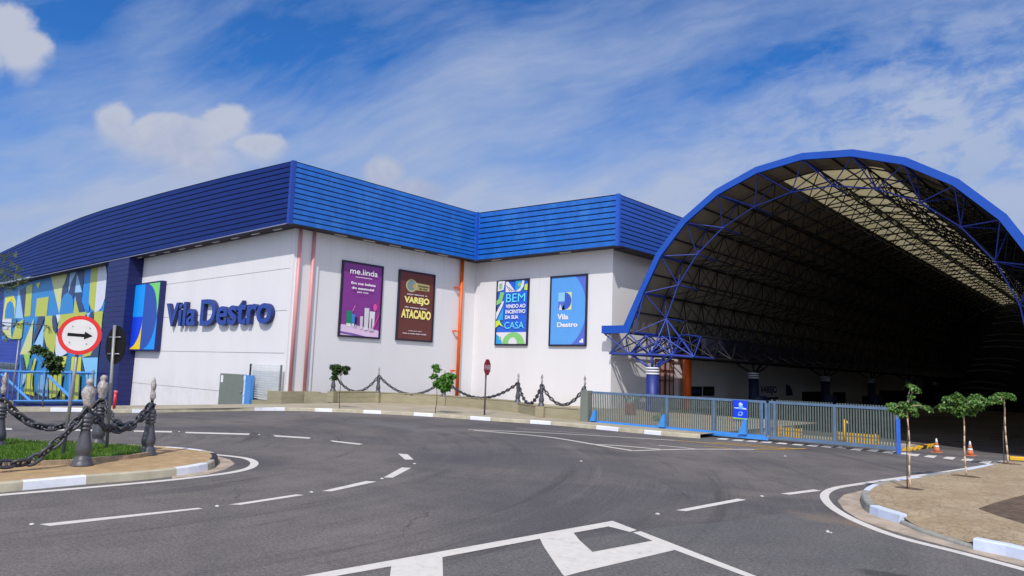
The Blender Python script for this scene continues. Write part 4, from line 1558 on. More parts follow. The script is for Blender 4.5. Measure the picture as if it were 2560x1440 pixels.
# fascia ribbon along the front edge
mb = MB()
ring = [Vector((HX + HR * math.cos(D2R(a_)), 0, HZ + HR * math.sin(D2R(a_)))) for a_ in TH]
ring[0] = Vector((-23.30, 0, 4.75))
out = [Vector((-25.2, 0, 5.17))] + [Vector((-23.62, 0, 5.17))] + ring[1:] + [Vector((HX + HR, 0, 2.5))]
inn = [Vector((-25.2, 0, 4.70))] + [Vector((-23.28, 0, 4.70))] + [Vector((HX + (p.x - HX) * 0.966, 0, HZ + (p.z - HZ) * 0.966)) for p in ring[1:]] + [Vector((HX + HR * 0.966, 0, 2.5))]
for i in range(len(out) - 1):
    for yy0, yy1 in ((HALL_Y0, HALL_Y0 + 0.12),):
        A, B, C_2, D_ = out[i].copy(), out[i + 1].copy(), inn[i + 1].copy(), inn[i].copy()
        f = [Vector((p.x, yy0, p.z)) for p in (A, B, C_2, D_)]
        bk = [Vector((p.x, yy1, p.z)) for p in (A, B, C_2, D_)]
        mb.poly(f[::-1])
        mb.poly(bk)
        mb.poly([f[0], f[1], bk[1], bk[0]])
        mb.poly([f[3], bk[3], bk[2], f[2]])
mb.poly([Vector((-25.2, HALL_Y0, 5.17)), Vector((-25.2, HALL_Y0 + 0.12, 5.17)), Vector((-25.2, HALL_Y0 + 0.12, 4.7)), Vector((-25.2, HALL_Y0, 4.7))])
obj('edge_fascia', mb, M_ARCH, hall)

# roof sheets: faceted like the frame; translucent strip along the crown
SK0, SK1 = 103.0, 74.0
SKY0 = 39.2
angs = sorted(set(TH + [SK0, SK1]), reverse=True)


def roofpt(a_, y, r=HR - 0.10):
    # on the facets between the chord nodes
    for k in range(13):
        if TH[k] >= a_ >= TH[k + 1]:
            A, B = hp(TH[k], r, y), hp(TH[k + 1], r, y)
            t_ = (TH[k] - a_) / 13.6
            # intersection of the ray at a_ with the chord
            d = Vector((math.cos(D2R(a_)), 0, math.sin(D2R(a_))))
            c0 = Vector((HX, y, HZ))
            e_ = B - A
            den = d.x * e_.z - d.z * e_.x
            s_ = ((A.x - c0.x) * e_.z - (A.z - c0.z) * e_.x) / den
            return c0 + d * s_
    return hp(a_, r, y)


yend = HALL_Y0 + NB * BAY
mb = MB()
mbs = MB()
for i in range(len(angs) - 1):
    a0_, a1_ = angs[i], angs[i + 1]
    isky = a0_ <= SK0 + 0.01 and a1_ >= SK1 - 0.01
    segs = [(HALL_Y0 + 0.12, SKY0, False), (SKY0, yend, isky)] if isky else [(HALL_Y0 + 0.12, yend, False)]
    for (ya, yb_, sk) in segs:
        n_ = max(1, int((yb_ - ya) / 0.6)) if sk else 1
        for q in range(n_):
            y_a, y_b = ya + (yb_ - ya) * q / n_, ya + (yb_ - ya) * (q + 1) / n_
            tgt = mbs if sk else mb
            o4 = [roofpt(a0_ - 1e-4, y_a), roofpt(a1_ + 1e-4, y_a), roofpt(a1_ + 1e-4, y_b), roofpt(a0_ - 1e-4, y_b)]
            if sk:   # laps between the corrugated sheets
                o4[2] = o4[2] - Vector((0, 0, 0.03)); o4[3] = o4[3] - Vector((0, 0, 0.03))
            tgt.poly(o4)
            if not sk:
                r2 = HR - 0.02
                tgt.poly([roofpt(a0_ - 1e-4, y_a, r2), roofpt(a0_ - 1e-4, y_b, r2), roofpt(a1_ + 1e-4, y_b, r2), roofpt(a1_ + 1e-4, y_a, r2)])
# side eave strip towards the building
mb.box(-25.15, -23.2, HALL_Y0 + 0.13, HALL_Y0 + 1.6, 4.80, 4.86)
mb.box(-25.15, -23.2, HALL_Y0 + 8.0, yend, 4.80, 4.86)
obj('roof_sheets', mb, M_ROOF, hall)
obj('skylight', mbs, M_SKYL, hall)
# sheet purlins under the roof
mb = MB()
for k in range(13):
    for f_ in (0.5,):
        a_ = TH[k] - 13.6 * f_
        p = roofpt(a_, 0, HR - 0.16)
        mb.box(p.x - 0.03, p.x + 0.03, HALL_Y0 + 0.14, yend, p.z - 0.05, p.z + 0.02)
obj('purlins', mb, M_TRUSS_SHADE, hall)
# lattice: outer chord arc + inner chord arc + diagonals, one bay = one part
RO, RI = 10.14, 8.92


def bay_mesh(front):
    mb = MB()
    y0_, y1_, ym = 0.0, BAY, BAY / 2
    n_ = 6 if front else 4
    ra = 0.042
    for k in range(14):
        if k < 13:
            mb.tube(hp(TH[k], RO, y0_), hp(TH[k + 1], RO, y0_), ra, n=n_, caps=False)
        mb.tube(hp(TH[k], RO, y0_), hp(TH[k], RO, y1_), 0.075, n=n_, caps=False)
    for k in range(13):
        c_i = hp(TI[k], RI, ym)
        if k < 12:
            mb.tube(c_i, hp(TI[k + 1], RI, ym), ra, n=n_, caps=False)
        mb.tube(c_i, hp(TI[k], RI, ym + BAY), ra, n=n_, caps=False)
        for (th, yy) in ((TH[k], y0_), (TH[k + 1], y0_), (TH[k], y1_), (TH[k + 1], y1_)):
            mb.tube(c_i, hp(th, RO, yy), 0.034, n=n_, caps=False)
        mb.lathe([(0.02, -0.09), (0.09, 0), (0.02, 0.09)], 6, c_i)
    # eave lattice towards the building and the walkway beam under the vault foot
    lo = [Vector((-24.84, 0, 3.5)), Vector((-23.4, 0, 3.47)), Vector((-21.95, 0, 3.45)), Vector((-20.5, 0, 3.42)), Vector((-19.2, 0, 3.35))]
    hi = [Vector((-25.1, 0, 4.7)), Vector((-23.35, 0, 4.68)), Vector((-22.2, 0, 4.55)), Vector((-21.1, 0, 4.5)), Vector((-19.9, 0, 4.6))]
    Y0 = Vector((0, 0.25, 0))
    Y1 = Vector((0, BAY + 0.25, 0))
    Ym = Vector((0, BAY / 2, 0))
    for i in range(len(lo)):
        a_, b_ = lo[i] + Ym * 0.25, hi[i] + Ym * 0
        mb.tube(lo[i] + Y0, lo[i] + Y1, 0.055, n=n_, caps=False)
        mb.tube(hi[i], hi[i] + Vector((0, BAY, 0)), 0.05, n=n_, caps=False)
        if i < len(lo) - 1:
            mb.tube(lo[i] + Y0, lo[i + 1] + Y0, 0.075, n=n_, caps=False)
            mb.tube(lo[i] + Y0, hi[i + 1], 0.045, n=n_, caps=False)
            mb.tube(lo[i] + Y0, hi[i + 1] + Vector((0, BAY, 0)), 0.04, n=n_, caps=False)
            mb.tube(lo[i + 1] + Y0, hi[i], 0.045, n=n_, caps=False)
            mb.tube(lo[i + 1] + Y0, hi[i] + Vector((0, BAY, 0)), 0.04, n=n_, caps=False)
        mb.tube(lo[i] + Y0, hi[i] + Vector((0, BAY, 0)), 0.04, n=n_, caps=False)
    mb.tube(lo[4] + Y0, hp(TI[0], RI, ym), 0.045, n=n_, caps=False)
    mb.tube(lo[3] + Y0, hp(TI[0], RI, ym), 0.045, n=n_, caps=False)
    mb.tube(lo[2] + Y0, hp(TI[0], RI, ym), 0.05, n=n_, caps=False)
    # right foot
    rlo = Vector((-3.5, 0, 3.3))
    mb.tube(rlo + Y0, rlo + Y1, 0.06, n=n_, caps=False)
    mb.tube(rlo + Y0, hp(TI[12], RI, ym), 0.055, n=n_, caps=False)
    mb.tube(rlo + Y0, hp(TH[13], RO, 0), 0.05, n=n_, caps=False)
    mb.tube(rlo + Y0, Vector((-2.2, 0.3, 2.9)), 0.06, n=n_, caps=False)
    return mb


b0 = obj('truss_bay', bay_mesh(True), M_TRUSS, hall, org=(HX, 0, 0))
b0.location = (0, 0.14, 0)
b1 = obj('truss_bay', bay_mesh(False), M_TRUSS_SHADE, hall, org=(HX, 0, 0))
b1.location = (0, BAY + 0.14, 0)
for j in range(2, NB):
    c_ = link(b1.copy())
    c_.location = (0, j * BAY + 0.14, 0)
# dark boxes over the columns stand for unlit lattice; then the closing walls
mb = MB()
mb.box(-20.6, -20.3, HALL_Y0 + 4.0, yend, 3.6, 4.75)
mb.box(-23.0, -22.6, HALL_Y0 + 4.8, yend, 3.75, 4.75)
obj('lattice_shade_box', mb, mat('lattice_shade_dark', (20, 22, 48), 0.7, var=0.1), hall)
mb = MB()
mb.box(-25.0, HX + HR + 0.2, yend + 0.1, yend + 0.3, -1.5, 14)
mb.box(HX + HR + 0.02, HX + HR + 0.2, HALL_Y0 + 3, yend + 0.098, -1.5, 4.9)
obj('light_block_wall', mb, M_DARK, hall)  # far end and side walls added to keep light out of the hall
# columns
ys_c = [36.6, 50.7, 65.8, 79.5, 94.0, 108.0]


def make_column(shaft=None, strut=None):
    t = thing('hall_column', 'thick blue round column with white bands at the near end of the hall', 'column', (0, 0, 0), 'blue columns along the hall side')
    mb = MB()
    mb.lathe([(0.36, -1.0), (0.36, 2.30)], 24)
    obj('shaft', mb, shaft or M_COLB, t)
    mb = MB()
    mb.lathe([(0.60, -1.0), (0.62, 1.00), (0.58, 1.06), (0.36, 1.06)], 24, (0.22, 0.25, 0))
    obj('collar', mb, mat('collar_navy', (24, 34, 74), 0.6, var=0.15), t)
    for z in (2.30, 2.46, 2.62):
        mb = MB()
        mb.lathe([(0.38, z), (0.40, z + 0.01), (0.40, z + 0.09), (0.38, z + 0.10)], 24)
        obj('white_band', mb, M_KWHITE, t)
    mb = MB()
    mb.lathe([(0.355, 2.301), (0.355, 2.66), (0.30, 2.72)], 24)
    obj('capital', mb, mat('capital_navy', (40, 40, 90), 0.5), t)
    for (x, y) in ((-1.45, 0.0), (1.45, 0.0), (0, -0.15), (0, 1.5)):
        mb = MB()
        mb.tube((x * 0.12, y * 0.12, 2.66), (x, y, 3.45), 0.075, n=8)
        obj('strut', mb, strut or M_TRUSS, t)
    return t


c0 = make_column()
c1_ = make_column(mat('column_in_shade', (24, 26, 66), 0.6, var=0.12), M_TRUSS_SHADE)  # inner columns: same column with the hall shade put into its colours
lab = ['thick blue round column with white bands at the front of the hall',
       'second dim blue column inside the hall, left of the dim VAREJO lettering',
       'third dim column inside the hall, right of the dim VAREJO lettering',
       'fourth dim column in the dark hall beside the loading openings',
       'fifth dim column deep in the dark hall', 'farthest dim column at the dark end of the hall']
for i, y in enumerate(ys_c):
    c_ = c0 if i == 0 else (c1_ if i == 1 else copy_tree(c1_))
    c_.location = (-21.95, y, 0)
    c_['label'] = lab[i]

# things at the inner wall
mb = MB()
mb.tube((-24.35, 45.2, -0.8), (-24.35, 45.2, 4.3), 0.30, n=16)
o = obj('duct', mb, M_PIPE_O)
tag(o, 'thick orange brown vertical duct against the shaded wall inside the hall', 'duct')
for k, (u0, u1) in enumerate([(1725, 1752), (1757, 1783)]):
    p, q = onx(u0, 966, WX4), onx(u1, 986, WX4)
    t = thing('notice_board', ['black framed notice board with blue sheets, on the wall beside the orange duct', 'plain black notice board on the wall, further from the orange duct'][k], 'notice board', (WX4, (p.y + q.y) / 2, q.z), 'notice boards on the hall wall')
    mb = MB()
    mb.box(WX4 + 0.01, WX4 + 0.09, p.y, q.y, q.z - 0.1, p.z)
    obj('board', mb, M_BLACK, t)
    mb = MB()
    for r_ in range(2):
        w0 = p.y + (q.y - p.y) * (0.15 + 0.4 * r_)
        mb.box(WX4 + 0.093, WX4 + 0.098, w0, w0 + (q.y - p.y) * 0.28, q.z + 0.1, p.z - 0.2)
    obj('paper', mb, pm((44, 66, 130)) if k == 0 else pm((44, 50, 46)), t)
t = thing('hall_lettering', 'dim dark letters reading VAREJO on the shaded wall inside the hall', 'sign', (WX4, 60, 1.0))
vs, fs = text_geo('VAREJO', 0, 0.03)
xs_ = [v[0] for v in vs]
ys_ = [v[1] for v in vs]
mb = MB()
mb.mesh([(WX4 + 0.06, 58.9 + (v[0] - min(xs_)) / (max(xs_) - min(xs_)) * 3.5, 0.95 + (v[1] - min(ys_)) / (max(ys_) - min(ys_)) * 0.75) for v in vs], fs)
obj('letters', mb, M_NDARK, t)
mb = MB()
arc = [(64.5 + 1.6 * math.cos(D2R(a_)), 0.9 + 1.0 * math.sin(D2R(a_))) for a_ in range(0, 91, 9)]
mb.poly([(WX4 + 0.06, u, v) for u, v in arc] + [(WX4 + 0.06, 64.5, 0.9)])
mb.box(WX4 + 0.01, WX4 + 0.05, 57.2, 62.8, 0.55, 0.75)
obj('emblem', mb, M_NDARK, t)
t = thing('hydrant_cabinet', 'red fire cabinet behind the left end of the slatted gate', 'cabinet', (-22.0, 33.5, 0.1))
p, q = ony(1566, 1008, 32.0), ony(1582, 1052, 32.0)
mb = MB()
mb.box(p.x, q.x, 31.9, 32.3, q.z, p.z)
obj('cabinet_body', mb, M_SACK, t)
mb = MB()
mb.box(p.x + 0.05, q.x - 0.05, 31.88, 31.897, q.z + 0.3, p.z - 0.15)
obj('cabinet_door', mb, mat('cabinet_red_door', (150, 50, 40), 0.5), t)
# ------------------------------------------------------------------ low stone wall carrying bollards
BP = [gp(830, 1013), gp(943, 1013), gp(1108, 1020), gp(1293, 1038), gp(1352, 1051), gp(1460, 1060)]
for p in BP:
    p.z = 0.146
ptop = [0.62, 0.56, 0.50, 0.50, 0.50, 0.50]
wtop = [0.56, 0.52, 0.50, 0.42, 0.44]
t = thing('low_stone_wall', 'low stepped tan stone wall between the pavement and the white building', 'wall', (BP[2].x, BP[2].y, 0.1))
for i in range(5):
    a, b = BP[i], BP[i + 1]
    c = (a + b) / 2
    d = b - a
    mb = MB()
    mb.obox((c.x, c.y + 0.05, 0.1 + wtop[i] / 2), d.length / 2 - 0.16, 0.09, wtop[i] / 2 + 0.1, math.atan2(d.y, d.x))
    mb.obox((c.x, c.y + 0.05, 0.205 + wtop[i]), d.length / 2 - 0.16, 0.115, 0.025, math.atan2(d.y, d.x))
    obj('wall_panel', mb, M_STONE, t)
for i, p in enumerate(BP):
    mb = MB()
    mb.obox((p.x, p.y, 0.146 + ptop[i] / 2), 0.21, 0.21, ptop[i] / 2 - 0.003, 0.3)
    obj('pier', mb, M_STONE, t, bevel=0.012)
# left stretch to the corner
mb = MB()
a, b = Vector((-36.3, 22.6, 0)), BP[0]
d = b - a
c = (a + b) / 2
mb.obox((c.x, c.y, 0.32), Vector((d.x, d.y)).length / 2 - 0.12, 0.09, 0.32, math.atan2(d.y, d.x))
obj('wall_panel', mb, M_STONE, t)


# ------------------------------------------------------------------ bollards and chains
def bollard_parts(t, far=False):
    n = 12 if far else 28
    prof = [(0.215, 0), (0.215, 0.03), (0.19, 0.07), (0.165, 0.13), (0.155, 0.18), (0.125, 0.20), (0.120, 0.22), (0.145, 0.27), (0.158, 0.33), (0.155, 0.40), (0.125, 0.52), (0.105, 0.64), (0.092, 0.735), (0.095, 0.75), (0.118, 0.765), (0.118, 0.79), (0.095, 0.80), (0.098, 0.825), (0.125, 0.84), (0.128, 0.87), (0.105, 0.89), (0.105, 0.91), (0.126, 0.925), (0.126, 0.955), (0.105, 0.97), (0.105, 0.985), (0.118, 1.0), (0.115, 1.03), (0.095, 1.07), (0.06, 1.11), (0.02, 1.13)]
    mb = MB()
    mb.lathe(prof, n)
    obj('turned_post', mb, M_IRON, t, org=(0, 0, 0))
    mb = MB()
    mb.lathe([(0.035, 1.08), (0.035, 1.36), (0.05, 1.38), (0.05, 1.42)], 10)
    mb.tube((-0.10, 0, 1.20), (0.10, 0, 1.20), 0.02, n=6)
    mb.tube((0, -0.10, 1.20), (0, 0.10, 1.20), 0.02, n=6)
    obj('spindle', mb, M_CHAIN, t, org=(0, 0, 0))


def finial(t, seed, slim):
    rr = random.Random(seed)
    st_ = random.getstate()
    random.seed(seed)
    mb = MB()
    if slim:
        prof = [(0.04, 1.30), (0.06, 1.36), (0.055, 1.48), (0.04, 1.52), (0.05, 1.56), (0.065, 1.64), (0.055, 1.72), (0.03, 1.79), (0.012, 1.84)]
    else:
        prof = [(0.06, 1.20), (0.09, 1.27), (0.10, 1.36), (0.12, 1.46), (0.13, 1.54), (0.115, 1.62), (0.07, 1.67), (0.055, 1.69), (0.075, 1.73), (0.07, 1.79), (0.03, 1.83)]
    mb.lathe(prof, 13, jitter=0.24)
    obj('wrapped_finial', mb, M_WRAP, t, org=(0, 0, 0))
    random.setstate(st_)


NEAR = [(gp(205, 1163, 0.15), 'grey turned iron bollard with pale wrapped top in front of the arrow sign post', False),
        (gp(243, 1117, 0.15), 'grey turned iron bollard with pale wrapped top behind the front one', False),
        (gp(368, 1137, 0.15), 'dark turned iron bollard with slim clear finial at the tip of the grass island', True),
        (gp(-8, 1124, 0.15), 'dark iron bollard cut by the left edge of the view', True),
        (gp(-420, 1210, 0.15), 'bollard out of view', True)]
first = None
nearp = []
for i, (p, lb, slim) in enumerate(NEAR[:4]):
    t = thing('bollard', lb, 'bollard', (p.x, p.y, 0.14), 'chained iron bollards')
    bollard_parts(t)
    finial(t, 11 + i, slim)
    t.rotation_euler = (0, 0, i * 1.1)
    t.scale = (0.9, 0.9, 0.9)
    nearp.append(Vector((p.x, p.y, 0.14)))
farlab = ['bollard half hidden by the dark leaved sapling at the left end of the low wall',
          'slim topped bollard on the low wall right of the dark leaved sapling',
          'bollard on the low wall just behind the bushy green sapling',
          'tall topped bollard on the low wall right of the red stop sign',
          'bollard on the low wall midway between the red stop sign and the slatted gate',
          'bollard on the low wall beside the left end of the slatted gate']
proto = None
farp = []
for i, p in enumerate(BP):
    if proto is None:
        proto = thing('bollard', farlab[i], 'bollard', (0, 0, 0), 'chained iron bollards')
        bollard_parts(proto, True)
        finial(proto, 31, True)
        c_ = proto
    else:
        c_ = copy_tree(proto)
    c_.location = (p.x, p.y, 0.146 + ptop[i] - 0.01)
    c_.scale = (0.82, 0.82, 0.82)
    c_.rotation_euler = (0, 0, i * 0.9)
    c_['label'] = farlab[i]
    farp.append(Vector((p.x, p.y, 0.146 + ptop[i])))


def link_mesh():
    """one studded oval chain link, long axis x"""
    mb = MB()
    n, k = 18, 7
    L_, Wd, r = 0.10, 0.056, 0.023
    cen = []
    for i in range(n):
        a_ = 2 * math.pi * i / n
        x = L_ * math.copysign(abs(math.cos(a_)) ** 0.8, math.cos(a_))
        y = Wd * math.copysign(abs(math.sin(a_)) ** 0.8, math.sin(a_))
        cen.append(Vector((x, y, 0)))
    vs, fs = [], []
    for i in range(n):
        d = (cen[(i + 1) % n] - cen[i - 1]).normalized()
        nrm = Vector((-d.y, d.x, 0))
        for j in range(k):
            b_ = 2 * math.pi * j / k
            vs.append(cen[i] + nrm * math.cos(b_) * r + Vector((0, 0, math.sin(b_) * r)))
    for i in range(n):
        for j in range(k):
            fs.append((i * k + j, i * k + (j + 1) % k, ((i + 1) % n) * k + (j + 1) % k, ((i + 1) % n) * k + j))
    mb.mesh(vs, fs, 0, True)
    mb.tube((0, -Wd, 0), (0, Wd, 0), 0.018, n=6)
    return mb


LK = link_mesh()
lk_me = None


def chain(label, a, b, sag, group='iron chains between bollards', scale=1.0, low=None):
    global lk_me
    t = thing('chain', label, 'chain', ((a + b) / 2 - Vector((0, 0, sag))), group)
    o3 = Vector(t.location)
    # sample the hanging curve
    N = 80
    pts = []
    for i in range(N + 1):
        s = i / N
        p = a.lerp(b, s)
        p.z -= sag * 4 * s * (1 - s)
        if low is not None:
            p.z = max(p.z, low + 0.02)
        pts.append(p)
    lens = [0]
    for i in range(N):
        lens.append(lens[-1] + (pts[i + 1] - pts[i]).length)
    pitch = 0.158 * scale
    cnt = min(95, int(lens[-1] / pitch))
    for q in range(cnt):
        s = (q + 0.5) / cnt * lens[-1]
        i = max(0, min(N - 1, int(np.searchsorted(lens, s)) - 1))
        f_ = (s - lens[i]) / max(1e-6, lens[i + 1] - lens[i])
        p = pts[i].lerp(pts[i + 1], f_)
        d = (pts[i + 1] - pts[i]).normalized()
        if lk_me is None:
            o = obj('chain_link', LK, M_CHAIN, t, org=(0, 0, 0))
            lk_me = o.data
        else:
            o = bpy.data.objects.new('chain_link', lk_me)
            o.parent = t
            link(o)
        q1 = d.to_track_quat('X', 'Z')
        rot = q1.to_matrix().to_4x4() @ Matrix.Rotation(D2R(45 + 90 * (q % 2)), 4, 'X')
        o.matrix_local = Matrix.Translation(p - o3) @ rot @ Matrix.Scale(scale, 4)


def topn(p, h=1.08):
    return p + Vector((0, 0, h))


chain('near chain drooping from the front bollard to the island tip bollard', topn(nearp[0]), topn(nearp[2]), 0.48, scale=1.25)
chain('chain from the rear pale topped bollard to the island tip bollard', topn(nearp[1]), topn(nearp[2]), 0.52, scale=1.2)
offl = gp(-300, 1205, 0.15)
chain('heavy chain from the front bollard sagging left down to the grass', topn(nearp[0]), Vector((offl.x, offl.y, 1.25)), 1.12, scale=1.35, low=0.26)
offl2 = gp(-130, 1090, 0.15)
chain('chain from the rear pale topped bollard to the bollard at the left edge of view', topn(nearp[1]), topn(nearp[3]), 0.62, scale=1.3)
fl = ['far chain between the dark leaved sapling and the slim topped bollard', 'far chain left of the bushy green sapling', 'far chain passing behind the red stop sign post',
      'short steep far chain right of the red stop sign', 'far chain nearest the slatted gate']
for i in range(5):
    a, b = topn(farp[i], 0.98), topn(farp[i + 1], 0.98)
    chain(fl[i], a, b, [0.95, 0.95, 0.9, 0.95, 0.85][i], scale=1.15)

# ------------------------------------------------------------------ road signs on the island
pb = gp(157, 1142, 0.2)
pb.z = 0.2
t = thing('arrow_sign', 'round white road sign with red rim and black arrow on a grey post', 'road sign', pb)
view = Vector((0, 0, CH)) - pb
# a point straight over the base, leaning a little as in the photo
dsc = pb + Vector((0.07, 0.07, 2.42))
ptop_ = pb + Vector((0.06, 0.06, 2.62))
mb = MB()
mb.tube(pb, ptop_, 0.034, n=12)
obj('post', mb, M_POLE, t)
nrm = Vector((1.0, -0.62, 0.03)).normalized()
uax = Vector((-nrm.y, nrm.x, 0)).normalized()
uax = -uax if uax.dot(Vector((0.742, 0.669, 0))) < 0 else uax
uax = (uax + Vector((0, 0, -0.04))).normalized()
vax = nrm.cross(uax).normalized()
if vax.z < 0:
    vax = -vax
dc = dsc + nrm * 0.06
R_ = 0.395


def disc(mb, c, r0, r1, off, m=0, n=48, depth=None):
    for i in range(n):
        a0_, a1_ = 2 * math.pi * i / n, 2 * math.pi * (i + 1) / n
        P = lambda a_, r: c + nrm * off + uax * r * math.cos(a_) + vax * r * math.sin(a_)
        if r0 <= 0:
            mb.poly([P(a0_, r1), P(a1_, r1), c + nrm * off], m)
        else:
            mb.poly([P(a0_, r0), P(a0_, r1), P(a1_, r1), P(a1_, r0)], m)
        if depth:
            mb.poly([P(a0_, r1), P(a1_, r1), P(a1_, r1) - nrm * depth, P(a0_, r1) - nrm * depth], m)


mb = MB()
disc(mb, dc, 0, R_, -0.004, 0, depth=0.012)
disc(mb, dc, 0, R_, -0.016, 0)
obj('sign_plate', mb, M_GALV, t)
mb = MB()
disc(mb, dc, R_ * 0.80, R_, 0.0)
obj('red_rim', mb, M_RED, t)
mb = MB()
disc(mb, dc, 0, R_ * 0.80, 0.001)
obj('white_face', mb, M_SIGNW, t)
mb = MB()
ar = [(-0.58, 0.075), (0.22, 0.075), (0.22, 0.20), (0.62, 0.0), (0.22, -0.20), (0.22, -0.085), (-0.58, -0.085)]
mb.poly([dc + nrm * 0.005 + uax * u * R_ * 0.96 + vax * (v * R_) for u, v in ar])
obj('arrow', mb, M_SIGNK, t)
mb = MB()
for (u, v) in ((-0.38, 0.42), (0.42, 0.40), (0.36, -0.42), (-0.42, -0.40)):
    c_ = dc + uax * u * R_ + vax * v * R_
    mb.tube(c_, c_ + nrm * 0.01, 0.012, n=8)
obj('bolts', mb, M_GALV, t)
mb = MB()
for h in (-0.2, 0.2):
    c_ = dsc + vax * h
    mb.tube(c_ - uax * 0.22 + nrm * 0.03, c_ + uax * 0.22 + nrm * 0.03, 0.018, n=6)
obj('bracket', mb, M_GALV, t)

pb = gp(266, 1127, 0.2)
pb.z = 0.2
t = thing('sign_back', 'back of a round black road sign on a pale post, right of the arrow sign', 'road sign', pb)
mb = MB()
mb.tube(pb, pb + Vector((-0.06, -0.06, 2.70)), 0.034, n=12)
obj('post', mb, M_POLE, t)
nrm = Vector((0.30, 1.0, 0)).normalized()
nrm = Vector((-0.95, 0.30, 0)).normalized()
uax = Vector((0.30, 0.95, 0)).normalized()
# disc turned away so that its back faces the road
nrm = Vector((-0.14, 0.99, 0)).normalized()
uax = Vector((0.99, 0.14, 0)).normalized()
vax = Vector((0, 0, 1))
dc = pb + Vector((-0.06, -0.01, 2.27))
mb = MB()
disc(mb, dc, 0, 0.42, 0.0, 0, depth=-0.012)
disc(mb, dc, 0, 0.42, 0.012, 0)
obj('sign_plate', mb, M_SIGNK, t)
mb = MB()
for h in (-0.14, 0.12):
    c_ = pb + Vector((-0.06, -0.09, 2.27 + h * 1.4))
    mb.tube(c_ - uax * 0.24 + Vector((0, 0.06, 0)), c_ + uax * 0.24 + Vector((0, 0.06, 0)), 0.018, n=6)
obj('bracket', mb, M_GALV, t)

# stop sign seen almost edge-on
pb = gp(1211, 1037.5, 0.146)
t = thing('stop_sign', 'narrow looking dark red octagonal stop sign on a thin post by the far kerb', 'road sign', pb)
mb = MB()
mb.tube(pb, pb + Vector((0, 0, 2.52)), 0.04, n=10)
obj('post', mb, mat('dark_pole', (92, 82, 86), 0.5), t)
vd = Vector((pb.x, pb.y, 0)).normalized()
side = Vector((-vd.y, vd.x, 0))
nrm = (side * -0.90 - vd * 0.40).normalized()
uax = Vector((-nrm.y, nrm.x, 0))
vax = Vector((0, 0, 1))
dc = pb + Vector((0, 0, 2.20)) + nrm * 0.06
mb = MB()
oc = [(math.cos(D2R(22.5 + 45 * i)), math.sin(D2R(22.5 + 45 * i))) for i in range(8)]
for off in (0, -0.012):
    mb.poly([dc + nrm * off + uax * a_ * 0.40 + vax * b_ * 0.40 for a_, b_ in oc])
for i in range(8):
    a_, b_ = oc[i - 1], oc[i]
    mb.poly([dc + uax * a_[0] * 0.4 + vax * a_[1] * 0.4, dc + uax * b_[0] * 0.4 + vax * b_[1] * 0.4, dc - nrm * 0.012 + uax * b_[0] * 0.4 + vax * b_[1] * 0.4, dc - nrm * 0.012 + uax * a_[0] * 0.4 + vax * a_[1] * 0.4])
obj('sign_plate', mb, M_DKRED, t)
vs, fs = text_geo('PARE', 0, 0.02)
xs_ = [v[0] for v in vs]
ys_ = [v[1] for v in vs]
mb = MB()
mb.mesh([dc + nrm * 0.004 + uax * (((v[0] - min(xs_)) / (max(xs_) - min(xs_)) - 0.5) * 0.62) + vax * (((v[1] - min(ys_)) / (max(ys_) - min(ys_)) - 0.5) * 0.22) for v in vs], fs)
obj('lettering', mb, mat('pale_red_letters', (226, 206, 210), 0.5), t)
# ------------------------------------------------------------------ slatted gates
GY = 25.6
M_SL = M_GATEG


def gz(px, top):
    return ony(px, (978 + (px - 1470) * 42 / 775) if top else (1056 + (px - 1470) * 69 / 775), GY)


def gate(name, label, x_px0, x_px1, posts, yoff, track, grp):
    a, b = gz(x_px0, False), gz(x_px1, False)
    x0, x1 = a.x, b.x
    Y = GY + yoff
    zb, zt = 0.22, 1.46
    t = thing(name, label, 'gate', ((x0 + x1) / 2, Y, 0.02), grp)
    mb = MB()
    mb.box(x0, x1, Y - 0.03, Y + 0.03, zt - 0.09, zt)
    obj('top_rail', mb, M_GATEF, t)
    mb = MB()
    mb.box(x0, x1, Y - 0.05, Y + 0.04, zb - 0.11, zb)
    if track:
        mb.box(x0 - 0.1, x1 + 0.1, Y - 0.12, Y - 0.053, zb - 0.16, zb - 0.06)
    obj('bottom_rail', mb, M_GATEB if track else M_GATEF, t)
    xp = [x0] + [gz(q, False).x for q in posts] + [x1]
    for i in range(len(xp) - 1):
        mb = MB()
        n_ = int((xp[i + 1] - xp[i]) / 0.088)
        for k in range(1, n_):
            x = xp[i] + (xp[i + 1] - xp[i]) * k / n_
            mb.box(x - 0.024, x + 0.024, Y - 0.012, Y + 0.012, zb, zt - (0.09 if track else -0.05))
        obj('slat_panel', mb, M_SL, t)
    for q in xp:
        mb = MB()
        mb.box(q - 0.045, q + 0.045, Y - 0.033, Y + 0.033, zb + 0.002, zt - 0.092)
        obj('upright', mb, M_GATEF, t)
    return t


t = gate('sliding_gate', 'slatted sliding gate with bright blue bottom rail and small blue banner', 1470, 1916, [1667, 1785, 1905], 0, True, 'slatted gates across the hall entrance')
for px_, (w_, h_) in ((1490, (0.20, 0.46)), (1663, (0.24, 0.50)), (1866, (0.24, 0.54))):
    p = gz(px_, False)
    mb = MB()
    x = p.x
    for s_ in (-0.02,):
        A, B, C_2 = Vector((x - w_, GY - 0.20, 0.20)), Vector((x + 0.08, GY - 0.20, 0.20)), Vector((x + 0.08, GY - 0.20, 0.20 + h_))
        A2, B2, C2 = [v + Vector((0, 0.12, 0)) for v in (A, B, C_2)]
        D1, D2 = C_2 + Vector((-0.10, 0, 0)), C2 + Vector((-0.10, 0, 0))
        mb.poly([A, B, C_2, D1]); mb.poly([D2, C2, B2, A2]); mb.poly([A, D1, D2, A2]); mb.poly([B, B2, C2, C_2]); mb.poly([C_2, C2, D2, D1])
        mb.poly([A, A2, B2, B])
    obj('brace', mb, M_GATEB, t)
